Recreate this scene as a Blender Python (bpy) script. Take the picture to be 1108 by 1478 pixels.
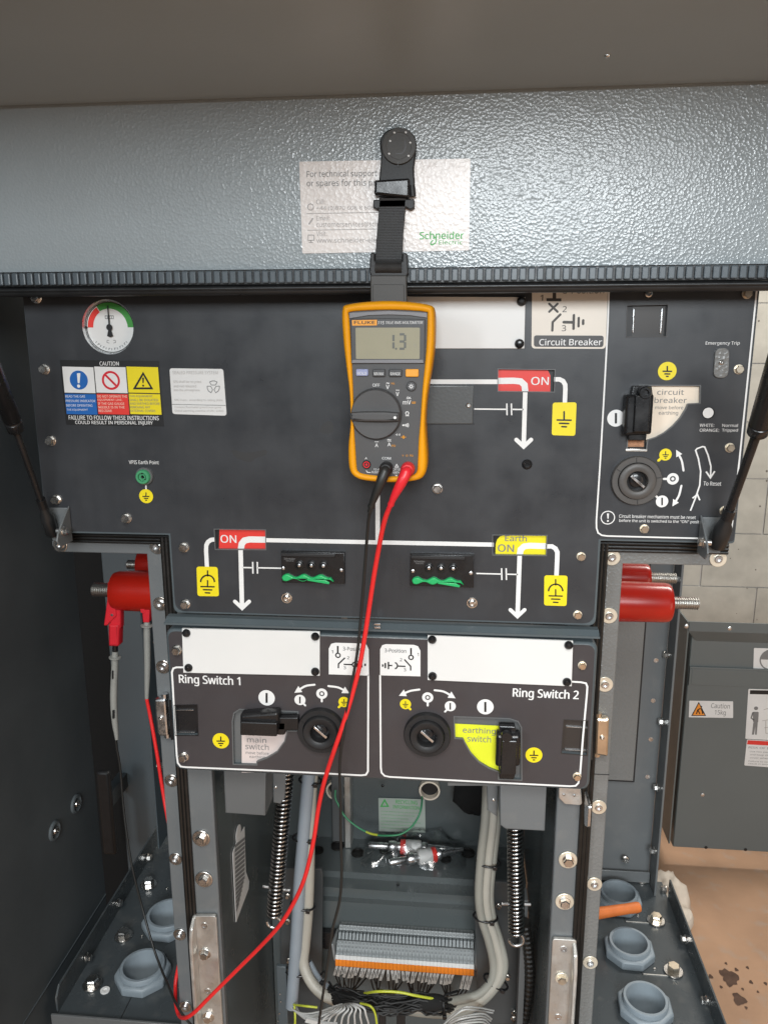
import bpy, math, random
from mathutils import Vector, Matrix
from mathutils.geometry import tessellate_polygon
random.seed(7)
for o in list(bpy.data.objects): bpy.data.objects.remove(o)
sc = bpy.context.scene
COL = sc.collection
R = math.radians

# ------------------------------------------------------------------ camera
FPX, CX, CY = 1123.0, 554.0, 739.0          # focal length of the photograph in its own pixels
PITCH, YAW, ROLL = 0.2225, 0.0963, -0.0032
CAM = Vector((0.0, -0.80, 1.45))
fw = Vector((-math.sin(YAW)*math.cos(PITCH), math.cos(YAW)*math.cos(PITCH), -math.sin(PITCH)))
rt = Vector((math.cos(YAW), math.sin(YAW), 0))
up = rt.cross(fw)
rt, up = rt*math.cos(ROLL)+up*math.sin(ROLL), up*math.cos(ROLL)-rt*math.sin(ROLL)
cd = bpy.data.cameras.new('camera'); co = bpy.data.objects.new('camera', cd); COL.objects.link(co)
cd.sensor_fit = 'VERTICAL'; cd.sensor_height = 36; cd.lens = 36*FPX/1478
cd.clip_start = 0.01; cd.clip_end = 60
m = Matrix.Identity(4)
for i in range(3): m[i][0], m[i][1], m[i][2], m[i][3] = rt[i], up[i], -fw[i], CAM[i]
co.matrix_world = m
sc.camera = co
sc.render.resolution_x, sc.render.resolution_y = 767, 1024

# ------------------------------------------------------------------ light (indoor: ambient, added fills, plus window lamps behind the photographer)
wd = bpy.data.worlds.new('World'); sc.world = wd; wd.use_nodes = True
wd.node_tree.nodes['Background'].inputs[0].default_value = (0.80, 0.90, 1.0, 1)
wd.node_tree.nodes['Background'].inputs[1].default_value = 0.17
def area(name, loc, look, sx, sy, power, col):
    l = bpy.data.lights.new(name, 'AREA'); l.shape = 'RECTANGLE'; l.size = sx; l.size_y = sy
    l.energy = power; l.color = col
    o = bpy.data.objects.new(name, l); COL.objects.link(o); o.location = loc
    d = Vector(look)-Vector(loc); o.rotation_euler = d.to_track_quat('-Z', 'Y').to_euler()
    return o
area('window_light', (0.33, -3.9, 2.48), (0, 0, 1.5), 1.5, 0.95, 178, (0.92, 0.97, 1.0))
area('side_window_light', (-2.50, -3.4, 2.35), (0, 0, 1.3), 0.55, 1.2, 75, (0.90, 0.96, 1.0))
area('broad_fill', (-0.6, -4.6, 2.75), (0, 0, 1.2), 5.0, 1.5, 75, (0.86, 0.95, 1.0))  # broad fill, added to give the hood face its even sheen
area('doorway_light', (2.4, -2.2, 1.0), (0.3, 0, 1.1), 1.2, 1.6, 22, (1.0, 0.80, 0.62))
area('floor_fill', (0.1, -2.5, 3.4), (0, -2.6, 0.0), 2.0, 0.8, 160, (1.0, 0.98, 0.94))  # unseen fill, added to brighten the floor and its bounce under the hood
area('rear_fill', (1.7, 1.3, 3.2), (1.5, 2.1, 0.6), 1.4, 0.5, 150, (1.0, 0.94, 0.86))  # unseen fill, added to brighten the block wall and steel cover
vs = sc.view_settings
vs.view_transform = 'Standard'; vs.look = 'None'; vs.exposure = -0.77; vs.gamma = 1.0
sc.render.engine = 'CYCLES'

# ------------------------------------------------------------------ measuring helpers (photo pixel -> point on a real plane)
def ray(u, v): return fw + rt*((u-CX)/FPX) - up*((v-CY)/FPX)
def W(u, v, Y=0.0):
    d = ray(u, v); return CAM + d*((Y-CAM.y)/d.y)
def WX(u, v, X):
    d = ray(u, v); return CAM + d*((X-CAM.x)/d.x)
def WZ(u, v, Z):
    d = ray(u, v); return CAM + d*((Z-CAM.z)/d.z)
class Plane:
    def __init__(s, o, n=(0, -1, 0), ex=(1, 0, 0)):
        s.o = Vector(o); s.n = Vector(n).normalized(); s.ex = Vector(ex).normalized(); s.ey = s.n.cross(s.ex)
    def p(s, u, v):
        d = ray(u, v); return CAM + d*((s.o-CAM).dot(s.n)/d.dot(s.n))
    def c(s, u, v):
        q = s.p(u, v)-s.o; return (q.dot(s.ex), q.dot(s.ey))
    def k(s, u, v): return (s.p(u+.5, v)-s.p(u-.5, v)).length
    def up(s, ab, h=0.0): return s.o + s.ex*ab[0] + s.ey*ab[1] + s.n*h
def front(Y): return Plane((0, Y, 1.45))

# ------------------------------------------------------------------ 2D helpers
def roundpoly(pts, r, seg=5):
    out = []; n = len(pts)
    for i in range(n):
        p = Vector(pts[i]); a = Vector(pts[i-1])-p; b = Vector(pts[(i+1) % n])-p
        ri = r[i] if isinstance(r, (list, tuple)) else r
        la, lb = a.length, b.length
        if ri <= 0 or la < 1e-9 or lb < 1e-9: out.append(tuple(p)); continue
        a.normalize(); b.normalize()
        ang = math.acos(max(-1, min(1, a.dot(b))))
        if ang > 3.1: out.append(tuple(p)); continue
        t = min(ri/math.tan(ang/2), la*.49, lb*.49)
        s, e = p+a*t, p+b*t
        for j in range(seg+1):
            f = j/seg; out.append(tuple(s*(1-f)**2 + p*2*f*(1-f) + e*f*f))
    return out
def area2(p): return sum(p[i-1][0]*p[i][1]-p[i][0]*p[i-1][1] for i in range(len(p)))/2
def inset(pts, d):
    n = len(pts); s = 1 if area2(pts) > 0 else -1; out = []
    for i in range(n):
        p = Vector(pts[i]); a = p-Vector(pts[i-1]); b = Vector(pts[(i+1) % n])-p
        if a.length < 1e-9: a = b
        if b.length < 1e-9: b = a
        a.normalize(); b.normalize()
        na = Vector((-a.y, a.x))*s; nb = Vector((-b.y, b.x))*s
        q = na+nb
        if q.length < 1e-6: q = na
        q.normalize(); c = max(.35, q.dot(na))
        out.append(tuple(p+q*(d/c)))
    return out
def circ(c, r, n=28, a0=0.0): return [(c[0]+r*math.cos(a0+2*math.pi*i/n), c[1]+r*math.sin(a0+2*math.pi*i/n)) for i in range(n)]
def catmull(pts, seg=6, closed=False):
    P = [Vector(p) for p in pts]; n = len(P); out = []
    if n < 3: return P
    rng = range(n) if closed else range(n-1)
    for i in rng:
        p1, p2 = P[i], P[(i+1) % n]
        p0 = P[i-1] if (closed or i > 0) else p1*2-p2
        p3 = P[(i+2) % n] if (closed or i+2 < n) else p2*2-p1
        for j in range(seg):
            t = j/seg
            out.append(.5*((2*p1)+(p2-p0)*t+(2*p0-5*p1+4*p2-p3)*t*t+(3*p1-p0-3*p2+p3)*t**3))
    if not closed: out.append(P[-1])
    return out
def arc(c, r, a0, a1, n=8): return [(c[0]+r*math.cos(R(a0+(a1-a0)*i/n)), c[1]-r*math.sin(R(a0+(a1-a0)*i/n))) for i in range(n+1)]   # in photo pixels, y down

# ------------------------------------------------------------------ mesh collector
FONT = None
try:                                        # a plain sans-serif that ships inside Blender; falls back to the built-in one
    import os
    FONT = bpy.data.fonts.load(os.path.join(bpy.utils.system_resource('DATAFILES', path='fonts'), 'NotoSansMath-Regular.woff2'))
except Exception: FONT = None
class MB:
    def __init__(s): s.v = []; s.f = []
    def add(s, vs, fs):
        b = len(s.v); s.v += [Vector(v) for v in vs]; s.f += [tuple(b+i for i in f) for f in fs]; return s
    def box(s, a, b):
        (x0, y0, z0), (x1, y1, z1) = [tuple(t) for t in (a, b)]
        x0, x1 = sorted((x0, x1)); y0, y1 = sorted((y0, y1)); z0, z1 = sorted((z0, z1))
        return s.add([(x0,y0,z0),(x1,y0,z0),(x1,y1,z0),(x0,y1,z0),(x0,y0,z1),(x1,y0,z1),(x1,y1,z1),(x0,y1,z1)],
                     [(0,3,2,1),(4,5,6,7),(0,1,5,4),(1,2,6,5),(2,3,7,6),(3,0,4,7)])
    def obox(s, c, ax, ay, az):                       # oriented box, half vectors
        c, ax, ay, az = Vector(c), Vector(ax), Vector(ay), Vector(az)
        vs = [c+ax*i+ay*j+az*k for k in (-1, 1) for i, j in ((-1,-1),(1,-1),(1,1),(-1,1))]
        return s.add(vs, [(0,3,2,1),(4,5,6,7),(0,1,5,4),(1,2,6,5),(2,3,7,6),(3,0,4,7)])
    def face(s, pl, pts, h=0.0):                      # flat polygon in a plane (2D coords)
        if area2(pts) < 0: pts = pts[::-1]
        P = [pl.up(p, h) for p in pts]
        if len(P) <= 4: return s.add(P, [tuple(range(len(P)))])
        tr = tessellate_polygon([[Vector((p[0], p[1], 0)) for p in pts]])
        fs = []
        for t in tr:
            a, b, c = [pts[i] for i in t]
            ar = (b[0]-a[0])*(c[1]-a[1])-(c[0]-a[0])*(b[1]-a[1])
            fs.append(tuple(t) if ar > 0 else tuple(t[::-1]))
        return s.add(P, fs)
    def prism(s, pl, pts, h0, h1, bev=0.0, bottom=False, holes=()):
        if area2(pts) < 0: pts = pts[::-1]
        n = len(pts); loops = [(pts, h0)]
        if bev > 0: loops += [(pts, h1-bev), (inset(pts, bev*.3), h1-bev*.3), (inset(pts, bev), h1)]
        else: loops += [(pts, h1)]
        b = len(s.v)
        for q, h in loops: s.v += [pl.up(p, h) for p in q]
        for l in range(len(loops)-1):
            for i in range(n):
                j = (i+1) % n
                s.f.append((b+l*n+i, b+l*n+j, b+(l+1)*n+j, b+(l+1)*n+i))
        if holes:
            HL = [q[::-1] if area2(q) > 0 else q for q in holes]; allp = list(loops[-1][0])+[p for q in HL for p in q]
            tr = tessellate_polygon([[Vector((p[0], p[1], 0)) for p in q] for q in [loops[-1][0]]+HL]); fs = []
            for t in tr:
                a_, b_, c_ = [allp[i] for i in t]
                fs.append(tuple(t) if (b_[0]-a_[0])*(c_[1]-a_[1])-(c_[0]-a_[0])*(b_[1]-a_[1]) > 0 else tuple(t[::-1]))
            s.add([pl.up(p, h1) for p in allp], fs)
            for q in HL:
                m_ = len(q); b2 = len(s.v); s.v += [pl.up(p, h0) for p in q]+[pl.up(p, h1) for p in q]
                for i in range(m_): j = (i+1) % m_; s.f.append((b2+i, b2+j, b2+m_+j, b2+m_+i))
        else: s.face(pl, loops[-1][0], loops[-1][1])
        if bottom:
            k = len(s.f); s.face(pl, pts, h0); s.f[k:] = [f[::-1] for f in s.f[k:]]
        return s
    def frame(s, pl, outer, inner, h0, h1):           # ring between two loops with the same count
        if area2(outer) < 0: outer = outer[::-1]; inner = inner[::-1]
        n = len(outer); b = len(s.v)
        for q, h in ((outer, h0), (outer, h1), (inner, h1), (inner, h0)): s.v += [pl.up(p, h) for p in q]
        for l in range(3):
            for i in range(n):
                j = (i+1) % n; s.f.append((b+l*n+i, b+l*n+j, b+(l+1)*n+j, b+(l+1)*n+i))
        return s
    def stroke(s, pl, px, w, h, closed=False, cap=False, twod=False):
        P = [Vector(p if twod else pl.c(*p)) for p in px]
        k = 1 if twod else pl.k(*px[0]); hw = w*k/2; n = len(P); L, Q = [], []
        for i in range(n):
            a = P[i]-P[i-1] if (i > 0 or closed) else P[1]-P[0]
            b = P[(i+1) % n]-P[i] if (i < n-1 or closed) else a
            if a.length < 1e-9: a = b
            if b.length < 1e-9: b = a
            a, b = a.normalized(), b.normalized()
            na, nb = Vector((-a.y, a.x)), Vector((-b.y, b.x)); q = na+nb
            q = q.normalized() if q.length > 1e-6 else na
            c = max(.4, q.dot(na)); L.append(P[i]+q*hw/c); Q.append(P[i]-q*hw/c)
        b0 = len(s.v); s.v += [pl.up(p, h) for p in L]+[pl.up(p, h) for p in Q]
        for i in range(n if closed else n-1):
            j = (i+1) % n; s.f.append((b0+n+i, b0+n+j, b0+j, b0+i))
        if cap:
            for e in (P[0], P[-1]): s.face(pl, circ(e, hw, 12), h+1e-5)
        return s
    def disc(s, pl, u, v, r, h, n=28): return s.face(pl, circ(pl.c(u, v), r*pl.k(u, v), n), h)
    def ring(s, pl, u, v, r, w, h, n=32):
        c = pl.c(u, v); k = pl.k(u, v); return s.stroke(pl, circ(c, r*k, n), w*k, h, True, twod=True)
    def quad(s, pl, px, h, r=0): 
        pts = [pl.c(*p) for p in px]; k = pl.k(*px[0])
        return s.face(pl, roundpoly(pts, r*k) if r else pts, h)
    def text(s, pl, t, u0, v0, u1, v1, h, bold=0.0, shear=0.0):
        c = bpy.data.curves.new('t', 'FONT'); c.body = t; c.font = FONT or c.font; c.shear = shear; c.resolution_u = 3; c.align_x = 'LEFT'
        o = bpy.data.objects.new('t', c); COL.objects.link(o)
        dg = bpy.context.evaluated_depsgraph_get(); me = bpy.data.meshes.new_from_object(o.evaluated_get(dg))
        V = [v.co.copy() for v in me.vertices]; Fs = [tuple(p.vertices) for p in me.polygons]
        bpy.data.objects.remove(o); bpy.data.curves.remove(c); bpy.data.meshes.remove(me)
        if not V: return s
        x0 = min(v.x for v in V); x1 = max(v.x for v in V); y0 = min(v.y for v in V); y1 = max(v.y for v in V)
        a = Vector(pl.c(u0, v1)); wdt = (pl.p(u1, v1)-pl.p(u0, v1)).length; hgt = (pl.p(u0, v0)-pl.p(u0, v1)).length
        e = bold*hgt*1.1; D = [(0, 0)]
        if bold > .003: D = [(-e*.6, 0), (e*.6, 0)]
        if bold >= .01: D = [(-e, -e*.35), (0, e*.45), (e, -e*.35), (e*.5, e*.2)]
        for i, (dx, dy) in enumerate(D):        # struck several times side by side for a heavier face
            s.add([pl.up((a.x+dx+(v.x-x0)/(x1-x0)*wdt, a.y+dy+(v.y-y0)/(y1-y0)*hgt), h+3e-5*i) for v in V], Fs)
        return s
    def tube(s, pts, r, n=10, caps=True, closed=False):
        P = [Vector(p) for p in pts]; N = len(P); rr = r if isinstance(r, (list, tuple)) else [r]*N
        T = []
        for i in range(N):
            if closed: t = P[(i+1) % N]-P[i-1]
            else: t = P[min(i+1, N-1)]-P[max(i-1, 0)]
            T.append(t.normalized() if t.length > 1e-9 else Vector((0, 0, 1)))
        a = Vector((0, 0, 1)) if abs(T[0].z) < .9 else Vector((1, 0, 0))
        nx = T[0].cross(a).normalized(); b = len(s.v)
        for i in range(N):
            nx = (nx-T[i]*nx.dot(T[i])).normalized(); ny = T[i].cross(nx)
            for j in range(n):
                q = 2*math.pi*j/n; s.v.append(P[i]+(nx*math.cos(q)+ny*math.sin(q))*rr[i])
        for i in range(N if closed else N-1):
            for j in range(n):
                k = (j+1) % n; i2 = (i+1) % N; s.f.append((b+i*n+j, b+i*n+k, b+i2*n+k, b+i2*n+j))
        if caps and not closed:
            s.f.append(tuple(b+j for j in range(n))[::-1]); s.f.append(tuple(b+(N-1)*n+j for j in range(n)))
        return s
    def lathe(s, o, d, prof, n=24, ph=0.0, capend=True):   # prof: (distance along d, radius)
        o, d = Vector(o), Vector(d).normalized(); a = Vector((0, 0, 1)) if abs(d.z) < .9 else Vector((1, 0, 0))
        x = d.cross(a).normalized(); y = d.cross(x); b = len(s.v)
        for t, r in prof:
            for j in range(n):
                q = 2*math.pi*j/n+ph; s.v.append(o+d*t+(x*math.cos(q)+y*math.sin(q))*r)
        for i in range(len(prof)-1):
            for j in range(n):
                k = (j+1) % n; s.f.append((b+i*n+j, b+i*n+k, b+(i+1)*n+k, b+(i+1)*n+j))
        if capend:
            s.f.append(tuple(b+j for j in range(n))[::-1]); s.f.append(tuple(b+(len(prof)-1)*n+j for j in range(n)))
        return s
    def mesh(s, wo=Vector((0, 0, 0)), mat=None, smooth=35):
        me = bpy.data.meshes.new('m'); me.from_pydata([v-wo for v in s.v], [], s.f); me.update()
        if mat: me.materials.append(M(mat))
        if smooth:
            me.polygons.foreach_set('use_smooth', [True]*len(me.polygons)); me.set_sharp_from_angle(angle=R(smooth))
        return me

# ------------------------------------------------------------------ objects: each keeps its world origin so that parts sit under their thing
WO = {}
def thing(name, label, cat, loc, group=None):
    o = bpy.data.objects.new(name, None); COL.objects.link(o); o.location = loc; WO[o.name] = Vector(loc)
    o.empty_display_size = .02; o['label'] = label; o['category'] = cat
    if group: o['group'] = group
    return o
def place(name, me, parent, wo, label=None, kind=None):
    o = bpy.data.objects.new(name, me); COL.objects.link(o); WO[o.name] = Vector(wo)
    if parent: o.parent = parent; o.location = Vector(wo)-WO[parent.name]
    else: o.location = wo
    if label: o['label'] = label
    if kind: o['kind'] = kind
    return o
def part(name, mb, mat, parent=None, label=None, kind=None, smooth=35, bevel=0):
    lo = Vector([min(v[i] for v in mb.v) for i in range(3)]); hi = Vector([max(v[i] for v in mb.v) for i in range(3)])
    wo = (lo+hi)/2
    o = place(name, mb.mesh(wo, mat, smooth), parent, wo, label, kind)
    if bevel:
        b = o.modifiers.new('bevel', 'BEVEL'); b.width = bevel; b.segments = 2; b.limit_method = 'ANGLE'; b.angle_limit = R(40)
    return o
def solo(name, mb, mat, label, cat, group=None, **k):
    o = part(name, mb, mat, None, label, **k); o['category'] = cat
    if group: o['group'] = group
    return o
def struct(name, mb, mat, **k): return part(name, mb, mat, None, kind='structure', **k)

# ------------------------------------------------------------------ materials
MATS = {}
def M(n): return MATS[n]
def mat(name, col, rough=.5, metal=0.0, spec=.5, bump=0.0, bscale=300, btype='noise', var=0.0, vscale=8, rvar=0.0, coat=0.0, scratch=0.0, trans=0.0, alpha=1.0, streak=0.0, dirt=0.0):
    m = bpy.data.materials.new(name); m.use_nodes = True; nt = m.node_tree; N = nt.nodes; L = nt.links
    b = N['Principled BSDF']; b.inputs['Base Color'].default_value = (*col, 1); b.inputs['Roughness'].default_value = rough
    b.inputs['Metallic'].default_value = metal; b.inputs['Specular IOR Level'].default_value = spec
    if coat: b.inputs['Coat Weight'].default_value = coat; b.inputs['Coat Roughness'].default_value = .08
    if trans: b.inputs['Transmission Weight'].default_value = trans
    if alpha < 1: b.inputs['Alpha'].default_value = alpha
    tc = N.new('ShaderNodeTexCoord')
    geo = N.new('ShaderNodeNewGeometry')
    pos = geo.outputs['Position']
    def noise(scale, detail=3, vec=None):
        t = N.new('ShaderNodeTexNoise'); t.inputs['Scale'].default_value = scale; t.inputs['Detail'].default_value = detail
        L.new(vec or pos, t.inputs['Vector']); return t.outputs['Fac']
    def mapped(vec3):
        mp = N.new('ShaderNodeMapping'); mp.inputs['Scale'].default_value = vec3; L.new(pos, mp.inputs['Vector']); return mp.outputs[0]
    cur = None
    if var or dirt or streak:
        f = noise(vscale, 5)
        if streak: 
            f2 = noise(1.0, 4, mapped((120, 120, 3)))
            mx = N.new('ShaderNodeMix'); mx.inputs[0].default_value = streak; L.new(f, mx.inputs[2]); L.new(f2, mx.inputs[3]); f = mx.outputs[0]
        r = N.new('ShaderNodeMapRange'); r.inputs[1].default_value = .3; r.inputs[2].default_value = .7
        r.inputs[3].default_value = 1-var; r.inputs[4].default_value = 1+var; L.new(f, r.inputs[0])
        h = N.new('ShaderNodeHueSaturation'); h.inputs['Color'].default_value = (*col, 1); L.new(r.outputs[0], h.inputs['Value'])
        cur = h.outputs[0]
        if dirt:
            g = noise(vscale*5, 6); rr = N.new('ShaderNodeMapRange'); rr.inputs[1].default_value = .56; rr.inputs[2].default_value = .72; rr.inputs[4].default_value = dirt
            L.new(g, rr.inputs[0]); mx = N.new('ShaderNodeMix'); mx.data_type = 'RGBA'; L.new(rr.outputs[0], mx.inputs[0]); L.new(cur, mx.inputs[6]); mx.inputs[7].default_value = (.30, .28, .25, 1)
            cur = mx.outputs[2]
        L.new(cur, b.inputs['Base Color'])
    if rvar:
        r = N.new('ShaderNodeMapRange'); r.inputs[1].default_value = .3; r.inputs[2].default_value = .7
        r.inputs[3].default_value = max(.02, rough-rvar); r.inputs[4].default_value = min(1, rough+rvar); L.new(noise(vscale*2.3, 5), r.inputs[0]); L.new(r.outputs[0], b.inputs['Roughness'])
    if bump:
        if btype == 'grain':            # pebbled powder coat
            t = N.new('ShaderNodeTexVoronoi'); t.feature = 'F1'; t.inputs['Scale'].default_value = bscale
            ad = N.new('ShaderNodeVectorMath'); ad.operation = 'MULTIPLY_ADD'; nz = N.new('ShaderNodeTexNoise'); nz.inputs['Scale'].default_value = bscale*.6
            L.new(pos, nz.inputs['Vector']); L.new(nz.outputs['Color'], ad.inputs[0]); ad.inputs[1].default_value = (1.1/bscale,)*3; L.new(pos, ad.inputs[2])
            L.new(ad.outputs[0], t.inputs['Vector']); pw = N.new('ShaderNodeMath'); pw.operation = 'POWER'; pw.inputs[1].default_value = 1.8; L.new(t.outputs['Distance'], pw.inputs[0]); src = pw.outputs[0]
        elif btype == 'lines':
            src = noise(1.0, 3, mapped((bscale, bscale, bscale*.02)))
        else: src = noise(bscale, 3)
        bp = N.new('ShaderNodeBump'); bp.inputs['Strength'].default_value = bump; bp.inputs['Distance'].default_value = .001
        L.new(src, bp.inputs['Height']); L.new(bp.outputs[0], b.inputs['Normal'])
    MATS[name] = m; return m
mat('hood_paint', (.285, .318, .332), .18, bump=.225, bscale=380, btype='grain', var=.05, vscale=5, rvar=.05)
mat('hood_under', (.33, .37, .385), .38, bump=.10, bscale=260, var=.06, vscale=4, rvar=.06)
mat('paint', (.135, .145, .150), .38, bump=.16, bscale=420, var=.07, vscale=9, rvar=.09, dirt=.10)
mat('cover_paint', (.085, .09, .092), .34, bump=.12, bscale=300, var=.05, vscale=12)
mat('paint_grain', (.17, .17, .165), .34, bump=.45, bscale=300, btype='grain', var=.06, vscale=9, rvar=.06)
mat('paint_shaded', (.066, .078, .085), .58, spec=.25, bump=.12, bscale=300, var=.18, vscale=6, rvar=.08)  # grey paint with the left side's shade put into its colour
mat('paint_blue', (.075, .092, .102), .38, bump=.10, bscale=300, var=.10, vscale=6, rvar=.08)
mat('ledge_paint', (.085, .105, .115), .30, bump=.08, bscale=300, var=.06, vscale=9)
mat('fascia', (.036, .0385, .043), .36, bump=.05, bscale=700, var=.10, vscale=10, rvar=.10, streak=.45, dirt=.02)
mat('fascia_low', (.050, .045, .048), .38, bump=.05, bscale=700, var=.10, vscale=10, rvar=.09, dirt=.02)
mat('white_print', (.78, .78, .77), .45, var=.03, vscale=20)
mat('white_plate', (.72, .72, .705), .35, var=.03, vscale=10, bump=.03, bscale=60)
mat('sticker', (.72, .67, .64), .24, bump=.13, bscale=300, btype='grain', var=.05, vscale=20)
mat('label_white', (.74, .74, .73), .35, var=.04, vscale=18)
mat('grey_ink', (.20, .20, .20), .5)
mat('pale_ink', (.48, .46, .44), .5)
mat('black_ink', (.012, .012, .013), .45)
mat('yellow', (.80, .66, .012), .42, var=.04, vscale=18)
mat('lime', (.72, .76, .03), .42, var=.04, vscale=18)
mat('red_print', (.72, .045, .035), .40, var=.04, vscale=18)
mat('red_ink', (.62, .02, .035), .45)
mat('blue_print', (.012, .12, .42), .42)
mat('green_ink', (.06, .42, .09), .5)
mat('green_print', (.05, .28, .05), .45)
mat('orange_print', (.85, .30, .04), .45)
mat('ivory', (.82, .71, .58), .45, var=.04, vscale=18)
mat('rubber', (.016, .017, .018), .36, bump=.10, bscale=300, var=.2, vscale=30, rvar=.1)
mat('gasket', (.010, .009, .008), .42, bump=.25, bscale=200, btype='noise', var=.3, vscale=40)
mat('seal_rib', (.085, .105, .12), .30, var=.1, vscale=30)
mat('black_plastic', (.012, .012, .013), .28, bump=.06, bscale=500, var=.2, vscale=30, rvar=.08)
mat('black_matte', (.014, .014, .015), .5, bump=.15, bscale=600, var=.15, vscale=30)
mat('webbing', (.020, .018, .017), .75, bump=.5, bscale=900, var=.2, vscale=100)
mat('steel', (.72, .70, .67), .24, metal=1, bump=.05, bscale=500, var=.12, vscale=60, rvar=.08)
mat('stud_steel', (.60, .59, .56), .36, metal=1)
mat('zinc', (.70, .71, .72), .30, metal=1, bump=.06, bscale=400, var=.12, vscale=60, rvar=.1)
mat('warm_metal', (.80, .70, .56), .28, metal=1, bump=.05, bscale=400, var=.12, vscale=60)  # right-hand steel with warm light put into its colour; also the brass catch
mat('aluminium', (.66, .65, .62), .42, metal=.85, bump=.12, bscale=260, var=.12, vscale=30, rvar=.12, dirt=.25)
mat('spring_steel', (.42, .42, .42), .20, metal=1, var=.1, vscale=60)
mat('epoxy_red', (.40, .012, .005), .27, coat=.12, var=.12, vscale=25)
mat('clip_red', (.60, .018, .030), .40, bump=.05, bscale=300)
mat('lead_red', (.72, .025, .025), .38, var=.05, vscale=50)
mat('wire_black', (.008, .008, .008), .6)
mat('lead_black', (.018, .018, .017), .42, var=.1, vscale=50)
mat('plug_red', (.70, .02, .03), .34)
mat('meter_yellow', (.80, .33, .002), .52, spec=.3, bump=.06, bscale=700, var=.04, vscale=30)
mat('meter_grey', (.070, .069, .070), .50, bump=.05, bscale=900, var=.04, vscale=30)
mat('meter_band', (.20, .20, .215), .45)
mat('meter_dark', (.055, .055, .058), .42, bump=.04, bscale=900)
mat('lcd', (.36, .34, .25), .16, var=.03, vscale=40)
mat('lcd_ink', (.11, .115, .10), .4)
mat('lcd_ghost', (.30, .285, .215), .4)
mat('button_blue', (.30, .33, .52), .5)
mat('button_orange', (.86, .36, .03), .5)
mat('probe_grey', (.27, .27, .25), .5, bump=.05, bscale=300, var=.06, vscale=40)
mat('gland', (.215, .255, .285), .48, bump=.06, bscale=300, var=.06, vscale=30)
mat('carrier_paint', (.058, .064, .067), .36, bump=.05, bscale=300, var=.08, vscale=9)
mat('terminal', (.31, .335, .345), .5, var=.05, vscale=100)
mat('terminal_mid', (.21, .235, .245), .5, var=.05, vscale=100)
mat('terminal_dark', (.13, .145, .15), .5)
mat('tube_blue', (.27, .31, .35), .42, var=.05, vscale=30)
mat('tube_cream', (.40, .38, .33), .48, var=.05, vscale=30)
mat('cable_grey', (.29, .285, .25), .45, var=.05, vscale=30)
mat('wire_white', (.56, .56, .545), .45)
mat('wire_green', (.06, .30, .14), .4)
mat('wire_yellow', (.50, .55, .05), .4)
mat('lens_clear', (.9, .9, .9), .08)
mat('floor', (.34, .205, .125), .75, bump=.25, bscale=120, var=.20, vscale=5, dirt=.35)
mat('stain', (.08, .045, .03), .35, var=.3, vscale=60)
mat('cloth', (.50, .44, .37), .8, bump=1.0, bscale=70, var=.1, vscale=30)
mat('orange_handle', (.58, .15, .03), .6, bump=.25, bscale=300, var=.08, vscale=60)
mat('cabinet_paint', (.132, .148, .148), .45, bump=.08, bscale=300, var=.06, vscale=3, rvar=.06)
mat('copper_label', (.42, .20, .10), .5, var=.3, vscale=300)
mat('dull_paint', (.115, .12, .122), .42, bump=.1, bscale=300, var=.06, vscale=10)
mat('inner_paint', (.092, .106, .108), .26, bump=.03, bscale=300, var=.03, vscale=5, rvar=.03)
mat('neighbour_paint', (.105, .13, .145), .36, bump=.05, bscale=300, var=.05, vscale=5)
mat('tray_paint', (.052, .061, .066), .26, bump=.05, bscale=300, var=.08, vscale=9, rvar=.05, dirt=.10)
mat('yellow_flag', (.80, .70, .015), .42)
mat('smudge', (.030, .030, .031), .5)
mat('contact_ink', (.36, .34, .33), .5)
mat('washer_warm_metal', (.80, .73, .60), .38, metal=.6, var=.1, vscale=60)  # right-hand washers, warm light put into their metal colour
mat('recycle_paper', (.40, .45, .40), .35, var=.05, vscale=30)
mat('socket_green', (.02, .42, .13), .34, bump=.05, bscale=300)
mat('plaque_white', (.72, .66, .58), .4, var=.04, vscale=20)
mat('plaque_ink', (.055, .05, .046), .5)
mat('fascia_print', (.055, .053, .054), .4)
mat('latch_dark', (.035, .031, .029), .32, var=.1, vscale=20)
mat('selector_grey', (.075, .070, .066), .45, bump=.05, bscale=500, var=.08, vscale=30)
mat('pink_plate', (.66, .57, .54), .45, var=.04, vscale=18)
mat('strap_grey', (.05, .047, .043), .5, bump=.06, bscale=500)
mat('orange_lever', (.85, .24, .02), .45)
mat('foam', (.008, .008, .008), .9, bump=.8, bscale=500)
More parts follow.
